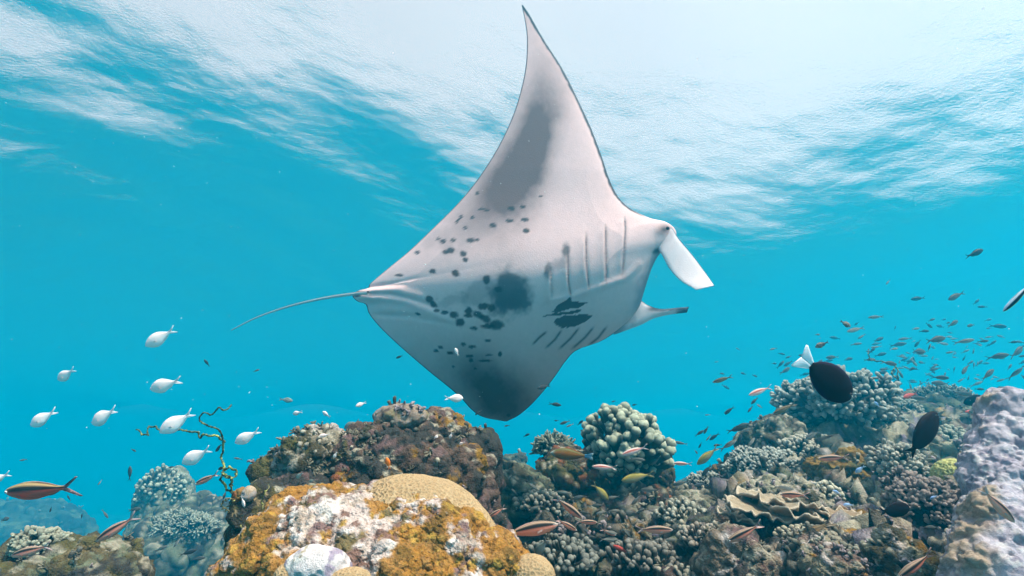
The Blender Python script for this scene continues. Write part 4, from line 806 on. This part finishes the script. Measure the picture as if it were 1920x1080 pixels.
def fish(kind, nose, tail, d, label, name='reef_fish', group=None, yaw=None, roll=0, eyes=None, flip=False):
    n_, t_ = np.array(nose, float), np.array(tail, float); v = n_ - t_; lp = np.hypot(*v); yaw = fr_.uniform(-22, 22) if yaw is None else yaw
    L_ = lp * d / FPX / max(.3, math.cos(R(yaw))); mid = (n_ + t_) / 2; loc = at(mid[0], mid[1], d)
    X_ = (RIGHT * v[0] - UP * v[1]) / lp; X_ = X_ * math.cos(R(yaw)) + FWD * math.sin(R(yaw))
    up = UP + .0 * X_; Z_ = up - X_ * (up @ X_)
    if np.linalg.norm(Z_) < .45: Z_ = -np.sign(v[0] + 1e-6) * RIGHT * .9 + UP * .3; Z_ = Z_ - X_ * (Z_ @ X_)
    Z_ /= np.linalg.norm(Z_); Y_ = np.cross(Z_, X_)
    ro = R(roll + fr_.normal() * 5); Y_, Z_ = Y_ * math.cos(ro) + Z_ * math.sin(ro), Z_ * math.cos(ro) - Y_ * math.sin(ro)
    M = np.eye(4); M[:3, :3] = np.stack([X_, Y_, Z_], 1) * L_; M[:3, 3] = loc
    o = obj(name, get_mesh(kind)[fr_.integers(2)]); o.matrix_world = Matrix(M.tolist()); tag(o, label, 'fish', group)
    if eyes:
        key = np.array(SPEC[kind]['outline']); te = .085 if kind not in ('surgeon', 'black') else .10; bd = SPEC[kind].get('body', .8); w_ = np.interp(te, key[:, 0], key[:, 3]); hz_ = np.interp(te, key[:, 0], key[:, 1])
        for s in (-1, 1):
            e = obj('eye', EYE[eyes], o); r0 = .018 if kind != 'pale' else .020; m4 = np.diag([r0, r0 * 1.2, r0, 1.0]); m4[:3, 3] = (.5 - te * bd, s * w_ * .92, hz_ * .30); e.matrix_local = Matrix(m4.tolist())
    return o
G1 = 'pale oval fish swimming left of the wire coral'; L1 = 'pale pinkish white oval fish with forked tail in open water near the wire coral'
for n_, t_, d in (((273, 649), (329, 616), 1.30), ((104, 714), (146, 690), 1.45), ((280, 731), (343, 711), 1.28), ((57, 799), (108, 768), 1.35), ((167, 797), (225, 764), 1.32), ((301, 811), (362, 772), 1.25), ((441, 831), (488, 806), 1.38), ((340, 870), (397, 840), 1.22), ((-30, 908), (18, 888), 1.2)):
    fish('pale', n_, t_, d, L1, 'chromis', G1, yaw=fr_.uniform(-10, 12), eyes='pale')
G2 = 'small pale fish around the outcrop'; L2 = 'small pale fish hovering close around the rocky outcrop'
for n_, t_, d in (((868, 749), (834, 744), 2.0), ((548, 777), (568, 771), 2.2), ((604, 772), (620, 782), 2.4), ((668, 761), (686, 755), 2.3), ((746, 767), (728, 759), 2.3), ((598, 818), (618, 815), 1.9), ((531, 944), (562, 935), 1.5), ((460, 950), (450, 930), 1.5), ((461, 978), (474, 966), 1.48),
                  ((843, 822), (848, 810), 1.9), ((625, 860), (632, 846), 1.75), ((860, 835), (872, 828), 2.0), ((820, 815), (814, 830), 1.95)):
    fish('pale', n_, t_, d, L2, 'chromis', G2, yaw=fr_.uniform(-35, 35))
fish('pale', (853, 652), (860, 668), 2.6, 'tiny white fish passing in front of the manta ray belly', 'chromis')
fish('fusilier_red', (2, 925), (158, 908), 1.15, 'large striped fusilier with deep red belly and black tail tips over the far mound', 'fusilier', yaw=4, eyes='silver')
for n_, t_, d, lb in (((183, 1013), (256, 967), 1.5, 'pink bellied striped fusilier slanting down past the hazy coral thicket'), ((20, 1043), (98, 1022), 1.45, 'pink bellied striped fusilier in front of the pale yellowish branching coral'),
                      ((366, 908), (411, 887), 1.6, 'small pink striped fusilier beside the trunk of the wire coral')):
    fish('fusilier', n_, t_, d, lb, 'fusilier', 'striped pink fusiliers over the left reef', yaw=fr_.uniform(-8, 10), eyes='silver')
for n_, t_, d, lb in (((1046, 980), (934, 1008), 1.5, 'large striped pink fusilier beside the foot of the golden algae rock'), ((1092, 971), (1038, 932), 1.75, 'striped pink fusilier diving head down in front of the rock tower'),
                      ((1120, 980), (1078, 978), 1.9, 'short striped pink fusilier level just ahead of the diving one'), ((1082, 995), (1042, 972), 1.8, 'striped pink fusilier partly behind the large one by the algae rock'),
                      ((1260, 991), (1192, 996), 1.65, 'striped pink fusilier level over the charcoal knobbly thicket'), ((1363, 1016), (1430, 980), 1.55, 'striped pink fusilier slanting down over the pinkish brown encrusted rock'),
                      ((1681, 1082), (1752, 1034), 1.2, 'striped pink fusilier slanting down at the foot of the lobed coral'), ((1462, 926), (1518, 930), 1.95, 'striped fusilier above the ruffled plate coral'),
                      ((1535, 860), (1592, 857), 2.3, 'striped pink fusilier level over the olive gold folded coral'), ((1155, 1003), (1125, 992), 1.9, 'small striped pink fusilier between the two dark knobbly corals'),
                      ((916, 970), (948, 950), 1.8, 'small striped pink fusilier in the shadowed gap right of the brain coral')):
    fish('fusilier', n_, t_, d, lb, 'fusilier', 'striped pink fusiliers over the middle and right reef', yaw=fr_.uniform(-10, 10), eyes='silver')
fish('fusilier', (1897, 977), (1844, 916), .95, 'striped pink fusilier diving in front of the lilac lobed coral', 'fusilier', yaw=-6, eyes='silver')
for n_, t_, d, lb in (((1110, 874), (1158, 878), 2.5, 'pale pink fusilier level below the pillar coral knobs'), ((1165, 852), (1216, 838), 2.6, 'pale pink fusilier with red stripe right in front of the pillar coral'),
                      ((1402, 740), (1450, 726), 2.6, 'pale pink fusilier in open water left of the surgeonfish tail'), ((1263, 868), (1298, 870), 2.9, 'pale fusilier in the gap just right of the pillar coral')):
    fish('fusilier_pale', n_, t_, d, lb, 'fusilier', 'pale pink fusiliers near the pillar coral', yaw=fr_.uniform(-8, 8))
fish('surgeon', (1600, 750), (1492, 664), 1.05, 'black surgeonfish with bright white tail in front of the branching dome', 'surgeonfish', yaw=5, eyes='dark')
fish('black', (1764, 776), (1696, 850), 1.25, 'black oval fish heading up past the white fingered coral bush', 'surgeonfish', yaw=8, eyes='dark')
fish('black', (1708, 954), (1648, 958), 1.35, 'black oval fish hovering level in front of the purplish thicket', 'surgeonfish', yaw=8, eyes='dark')
fish('black', (1809, 757), (1848, 741), 3.2, 'small black fish over the hazy rubble rock', 'surgeonfish', yaw=5)
fish('cleaner', (1885, 584), (1930, 530), 1.1, 'slim fish with black and yellowish white stripes in open water over the lobed coral', 'wrasse', yaw=5, eyes='dark')
fish('wrasse', (1032, 850), (1112, 856), 2.6, 'orange brown wrasse with bright blue tail by the bushy branching coral', 'wrasse', yaw=5, eyes='dark')
fish('orange', (724, 858), (731, 880), 1.75, 'tiny bright orange fish against the reddish brown rock', 'anthias', yaw=10)
fish('brown', (1476, 1022), (1562, 972), 1.7, 'large translucent brown striped fish below the ruffled plate coral', 'reef_fish', yaw=5, eyes='silver')
fish('brown', (1449, 778), (1492, 754), 2.9, 'orange brown fish in open water left of the branching dome', 'reef_fish', yaw=5)
fish('yellow', (1166, 902), (1226, 888), 2.7, 'yellowish fish in front of the rock tower, level', 'goatfish', yaw=5)
fish('yellow', (1142, 940), (1110, 904), 2.6, 'yellowish fish in front of the rock tower, head down', 'goatfish', yaw=15)
fish('yellow', (1308, 872), (1346, 836), 3.0, 'yellowish brown fish rising over the open water gap right of the rock tower', 'goatfish', yaw=5)
fish('brown', (1338, 718), (1372, 704), 3.0, 'small silvery brown fish alone in open water under the manta ray', 'reef_fish', yaw=15)
fish('blue', (1606, 888), (1620, 872), 2.3, 'tiny pale blue fish in front of the golden brown leafy coral', 'damselfish', yaw=15)
for n_, t_, d in (((1562, 920), (1577, 928), 2.1), ((1582, 948), (1600, 946), 2.0), ((1640, 753), (1648, 763), 3.2), ((1745, 937), (1758, 928), 1.65)): fish('blue', n_, t_, d, 'tiny pale blue fish among the corals of the right reef', 'damselfish', 'tiny blue fish on the right reef', yaw=15)
fish('speckled', (1596, 613), (1574, 601), 2.8, 'small speckled brown fish at the upper left edge of the school', 'reef_fish', yaw=10)
fish('speckled', (1532, 652), (1550, 640), 2.8, 'small round speckled fish above the white tail of the surgeonfish', 'reef_fish', yaw=30)
fish('dark', (1847, 468), (1806, 482), 2.8, 'dark grey fish alone in the open water high above the school', 'reef_fish', yaw=8)
G6 = 'hazy teal fish against the middle reef'; 
for n_, t_, d, k in (((1005, 1043), (1026, 1008), 1.7, 'greyoval'), ((1060, 972), (1072, 962), 2.2, 'greyoval'), ((578, 905), (592, 898), 1.65, 'greyoval'), ((553, 900), (570, 884), 1.65, 'greyoval')): fish(k, n_, t_, d, 'grey green fish hovering close in front of the reef rocks', 'reef_fish', 'grey green fish near the rocks', yaw=20)
for n_, t_ in (((1690, 745), (1724, 738)), ((1808, 772), (1846, 776)), ((1150, 1025), (1182, 1036))): fish('red', n_, t_, 3.6 if n_[1] < 900 else 2.1, 'dull red fish close above the coral rubble', 'reef_fish', 'dull red fish')
WORD = {'dark': 'dark silhouetted oval', 'grey': 'grey forked tailed', 'slim': 'slim silvery'}
def where(cx, cy_, lp):
    size = 'larger' if lp > 30 else ('tiny' if lp < 17 else 'small')
    if cx < 480: place = ('in open water below the pale oval fish' if cy_ < 940 else 'over the hazy coral thicket') if cx > 190 else 'over the left reef rocks'
    elif cy_ > 985: place = 'low over the rubble at the foot of the slope'
    elif cx < 1100: place = 'in open water under the manta ray' if cy_ < 850 else 'in front of the dark ledge left of the rock tower'
    elif cx < 1255: place = 'around the top of the pillar coral' if cy_ < 870 else 'in front of the rock tower'
    elif cx < 1480: place = 'in the open gap right of the rock tower' if cy_ < 900 else 'over the cream rubble ridge'
    elif cx < 1570: place = 'beside the white tailed surgeonfish' if cy_ < 800 else 'over the plate corals'
    elif cx < 1690: place = 'high over the branching dome' if cy_ < 690 else 'close over the branching dome'
    elif cx < 1800: place = 'high above the hazy rubble rock' if cy_ < 660 else ('in the thick of the school above the hazy rubble rock' if cy_ < 725 else 'close against the hazy rubble rock')
    else: place = 'in the school above the lobed coral' if cy_ < 700 else 'just above the lobed coral'
    return size, place
def auto(kind, cx, cy_, lp):
    size, place = where(cx, cy_, lp); return f'{size} {WORD[kind]} fish {place}', f'{WORD[kind]} fish {place}, {size}'
# the loose school over the right reef and the middle gap (zoom coordinates read off the photograph)
z7 = [(1275, 380, 80, 8), (1505, 365, 115, 22), (1025, 490, 85, 5), (905, 565, 110, 12), (675, 595, 36, 0), (905, 652, 62, 10), (1040, 625, 66, 18), (1155, 655, 80, 14), (1200, 620, 70, 8), (1340, 540, 50, -35), (1355, 508, 44, 20), (1480, 530, 90, 20), (1750, 545, 85, -3), (1380, 625, 130, 8), (1420, 648, 75, -10), (1545, 635, 110, 12), (1280, 695, 100, -6), (1340, 675, 50, 70), (1050, 715, 70, 14), (1100, 765, 90, -10), (1165, 755, 30, 60), (860, 742, 60, 8), (765, 730, 70, 6), (1250, 760, 70, -40), (1250, 798, 55, -4), (1380, 800, 55, 20), (1560, 800, 90, 35), (1550, 735, 35, 70), (1605, 690, 40, 60), (1630, 770, 30, 70), (1490, 805, 40, 60), (1745, 725, 110, 14), (1860, 700, 130, 24), (1850, 830, 90, 55), (1405, 850, 95, -4), (1410, 885, 100, -5), (1575, 850, 36, 60), (1290, 880, 28, -60), (1230, 900, 50, -60), (1055, 820, 80, 0), (1170, 830, 60, -50), (1085, 880, 60, 20), (945, 810, 55, 35), (480, 810, 85, 18), (610, 860, 75, 38), (440, 950, 70, -38), (300, 990, 55, 38), (150, 1045, 65, 42), (275, 1040, 45, 50), (330, 1020, 40, -35), (1130, 940, 70, -55), (1320, 915, 60, 25), (1535, 945, 95, -6), (1620, 890, 70, 28), (1640, 920, 45, 0), (1750, 930, 120, 14), (1800, 950, 60, 10), (1490, 915, 50, 8), (1770, 1015, 110, 22), (1775, 865, 50, 25), (1425, 945, 60, -12), (1885, 640, 50, -10), (1690, 835, 110, 30), (1095, 990, 70, -48), (1730, 1060, 60, 20), (1640, 1010, 50, 0), (1840, 640, 50, 5), (1590, 540, 60, 8), (1260, 560, 60, 4), (1310, 575, 50, 4), (1660, 635, 50, 10), (1700, 610, 40, 8), (1900, 760, 60, 20), (1820, 790, 50, 40), (1470, 700, 46, 14), (1000, 690, 50, 40), (985, 745, 60, 6), (1130, 680, 60, 5)]
G7 = 'school of dark fish over the right reef'; L7 = 'small dark greyish fish of the loose school above the right reef'
for i, (x, y, l, a) in enumerate(z7):
    cx, cy_ = 1320 + x * .3148, 440 + y * .3148; lp = l * .3148 * 1.08; ca, sa = math.cos(R(a)) * lp / 2, math.sin(R(a)) * lp / 2; big = lp > 30; d = fr_.uniform(3.4, 4.4) if big else fr_.uniform(4.6, 8.0)
    s = 1 if fr_.random() < .62 else -1
    kd = ('slim' if i % 3 == 0 else 'grey') if big else ('dark', 'grey', 'slim')[i % 3]
    fish(kd, (cx + s * ca, cy_ - s * sa), (cx - s * ca, cy_ + s * sa), d, auto(kd, cx, cy_, lp)[0], 'reef_fish', auto(kd, cx, cy_, lp)[1])
xr = np.random.default_rng(404)
for i in range(110):                                                 # the far members of the school
    cx = min(1918, 1650 + abs(xr.normal()) * 150 * (1 if xr.random() < .72 else -1.3)); cy_ = 722 - abs(xr.normal()) * 62 + (cx - 1650) * -.02
    if cx < 1330: continue
    lp = xr.uniform(9, 20); a = xr.normal() * 26 + 8; ca, sa = math.cos(R(a)) * lp / 2, math.sin(R(a)) * lp / 2; s = 1 if xr.random() < .6 else -1; kd = ('dark', 'grey', 'slim')[i % 3]
    fish(kd, (cx + s * ca, cy_ - s * sa), (cx - s * ca, cy_ + s * sa), xr.uniform(6, 11), auto(kd, cx, cy_, lp)[0], 'reef_fish', auto(kd, cx, cy_, lp)[1])
z5 = [(510, 58, 72, -10), (570, 165, 60, 18), (600, 182, 45, 18), (660, 168, 45, 45), (340, 242, 42, 30), (225, 185, 32, 10), (690, 220, 60, -20), (985, 60, 30, 15), (1180, 310, 70, 55), (1110, 390, 85, 35), (1260, 288, 70, -5), (1185, 280, 70, -3), (1370, 230, 60, 30), (1410, 210, 50, 65), (1425, 255, 46, 50), (1460, 250, 65, 42), (1375, 300, 40, 70), (1350, 340, 34, -50), (1540, 300, 110, 38), (1610, 270, 70, 72), (1590, 205, 110, 18), (1640, 180, 90, 22), (1660, 205, 70, 25), (1550, 95, 65, 42), (1700, 35, 55, 40), (1675, 85, 46, 48), (1730, 70, 40, -30), (1415, 450, 85, 50), (1480, 300, 50, 5), (1450, 520, 50, 5), (1260, 525, 95, 25), (1170, 540, 40, 5), (1385, 540, 95, -4), (1500, 420, 60, 20), (1420, 120, 30, 10), (860, 40, 26, 10), (520, 155, 26, 5)]
G8 = 'dark fish over the middle gap'; L8 = 'small dark fish in the open water around the pillar coral and the gap beside it'
for i, (x, y, l, a) in enumerate(z5):
    cx, cy_ = 880 + x * .3148, 740 + y * .3148; lp = l * .3148 * 1.08; ca, sa = math.cos(R(a)) * lp / 2, math.sin(R(a)) * lp / 2; d = fr_.uniform(2.9, 3.3) if lp > 24 else fr_.uniform(3.4, 5.2); s = -1 if fr_.random() < .7 else 1
    kd = ('dark', 'grey', 'slim', 'dark')[i % 4]
    fish(kd, (cx + s * ca, cy_ - s * sa), (cx - s * ca, cy_ + s * sa), d, auto(kd, cx, cy_, lp)[0], 'reef_fish', auto(kd, cx, cy_, lp)[1])
z5b = [(390, 555, 90, -38), (545, 580, 100, -5), (660, 610, 95, 12), (860, 610, 80, 5), (680, 650, 60, 55), (770, 660, 80, 4), (790, 700, 70, 8), (860, 690, 80, 0), (690, 705, 70, -5), (400, 670, 85, 20), (1000, 385, 95, -4), (1000, 625, 90, 30), (1080, 565, 110, 8), (830, 862, 120, -10), (740, 905, 95, -40), (840, 820, 90, -18), (1190, 865, 90, -2), (945, 830, 80, -50), (1260, 1010, 60, 0), (720, 1020, 80, 20), (590, 725, 60, 50), (1310, 640, 100, -60), (1550, 680, 70, -50), (270, 580, 50, -40), (960, 700, 70, 10), (640, 770, 60, 60), (740, 850, 60, -10), (915, 660, 60, 15), (560, 640, 50, -10), (1030, 690, 60, 12)]
G9 = 'grey fish in front of the dark middle reef'; L9 = 'grey silvery fish swimming in front of the dark middle reef slope'
for i, (x, y, l, a) in enumerate(z5b):
    cx, cy_ = 880 + x * .3148, 740 + y * .3148; lp = l * .3148; ca, sa = math.cos(R(a)) * lp / 2, math.sin(R(a)) * lp / 2; d = 2.7 if cy_ < 960 else (2.2 if cy_ < 990 else 1.85); s = -1 if fr_.random() < .6 else 1
    kd = ('slim', 'slim', 'grey')[i % 3]
    fish(kd, (cx + s * ca, cy_ - s * sa), (cx - s * ca, cy_ + s * sa), d, auto(kd, cx, cy_, lp)[0], 'reef_fish', auto(kd, cx, cy_, lp)[1])
z6b = [(1430, 258, 75, -30), (650, 240, 120, 16), (690, 335, 80, 12), (470, 555, 110, -2), (1340, 790, 80, 0), (1190, 800, 50, -10), (1560, 120, 120, -5), (1610, 100, 90, -5), (1450, 380, 90, 5), (1330, 385, 70, 8), (1270, 20, 80, 0), (150, 690, 80, -55), (1680, 150, 70, -40), (1100, 40, 60, -50), (1560, 300, 70, 10), (275, 290, 90, 38), (370, 170, 60, 75)]
for i, (x, y, l, a) in enumerate(z6b):
    cx, cy_ = 1320 + x * .3148, 740 + y * .3148; lp = l * .3148; ca, sa = math.cos(R(a)) * lp / 2, math.sin(R(a)) * lp / 2; d = 3.2 if cy_ < 850 else (2.2 if cy_ < 950 else 1.6); s = -1 if fr_.random() < .5 else 1
    kd = ('slim', 'grey', 'slim')[i % 3]
    fish(kd, (cx + s * ca, cy_ - s * sa), (cx - s * ca, cy_ + s * sa), d, auto(kd, cx, cy_, lp)[0], 'reef_fish', auto(kd, cx, cy_, lp)[1])
zl = [(838, 218, 34, -55), (1038, 248, 22, 20), (965, 605, 34, -10), (525, 665, 55, 88), (545, 810, 50, 10), (425, 828, 40, -60), (205, 810, 28, 60), (590, 1028, 60, 12), (560, 960, 60, -60), (690, 640, 24, 10), (910, 750, 36, 70), (95, 610, 34, 10), (330, 840, 30, 60), (1030, 650, 24, 30), (405, 700, 22, 60), (280, 765, 26, -50), (540, 570, 26, -20), (380, 960, 30, 60), (490, 930, 40, 10), (20, 850, 50, 20), (650, 970, 60, 25), (760, 985, 60, 15), (800, 1010, 50, 5), (720, 940, 40, 60), (870, 900, 60, 30), (940, 930, 50, -10)]
for i, (x, y, l, a) in enumerate(zl):
    cx, cy_ = x * .463, 580 + y * .463; lp = l * .463 * 1.1; ca, sa = math.cos(R(a)) * lp / 2, math.sin(R(a)) * lp / 2; d = fr_.uniform(2.8, 4.0); s = -1 if fr_.random() < .6 else 1
    kd = ('dark', 'grey', 'slim')[i % 3]
    fish(kd, (cx + s * ca, cy_ - s * sa), (cx - s * ca, cy_ + s * sa), d, auto(kd, cx, cy_, lp)[0], 'reef_fish', auto(kd, cx, cy_, lp)[1])
fish('dark', (742, 672), (756, 666), 2.6, 'tiny dark fish beside the trailing edge of the manta ray', 'reef_fish')
fish('dark', (1007, 727), (1033, 724), 2.7, 'small dark fish crossing in front of the lower wing of the manta ray', 'reef_fish')
fish('dark', (891, 778), (903, 768), 2.7, 'tiny dark fish at the lower wing tip of the manta ray', 'reef_fish')
fish('dark', (402, 848), (418, 830), 1.6, 'dark little fish hanging in the twist of the wire coral', 'reef_fish', yaw=20)
fish('dark', (407, 882), (424, 873), 1.6, 'round dark little fish beside the trunk of the wire coral', 'reef_fish', yaw=20)
fish('greyoval', (644, 805), (676, 788), 2.6, 'grey oval fish behind the crest of the outcrop', 'reef_fish', yaw=10)
fish('greyoval', (548, 752), (524, 748), 3.2, 'dim grey fish in open water above the outcrop', 'reef_fish', yaw=10)

# ------------------------------------------------------------------ drifting specks
pr = np.random.default_rng(5); J = Join(); U1, F1 = ico(1)
for k in range(420):
    d = pr.uniform(.7, 3.0); p = at(pr.uniform(-60, 1980), pr.uniform(-60, 820), d); J.add(U1 * pr.uniform(.0004, .0011) * (.6 + .4 * d) + p, F1, (.85, .85, .85))
o = obj('floating_specks', J.mesh('floating_specks', M_fish), kind='stuff'); o['label'] = 'tiny white specks drifting in the water'
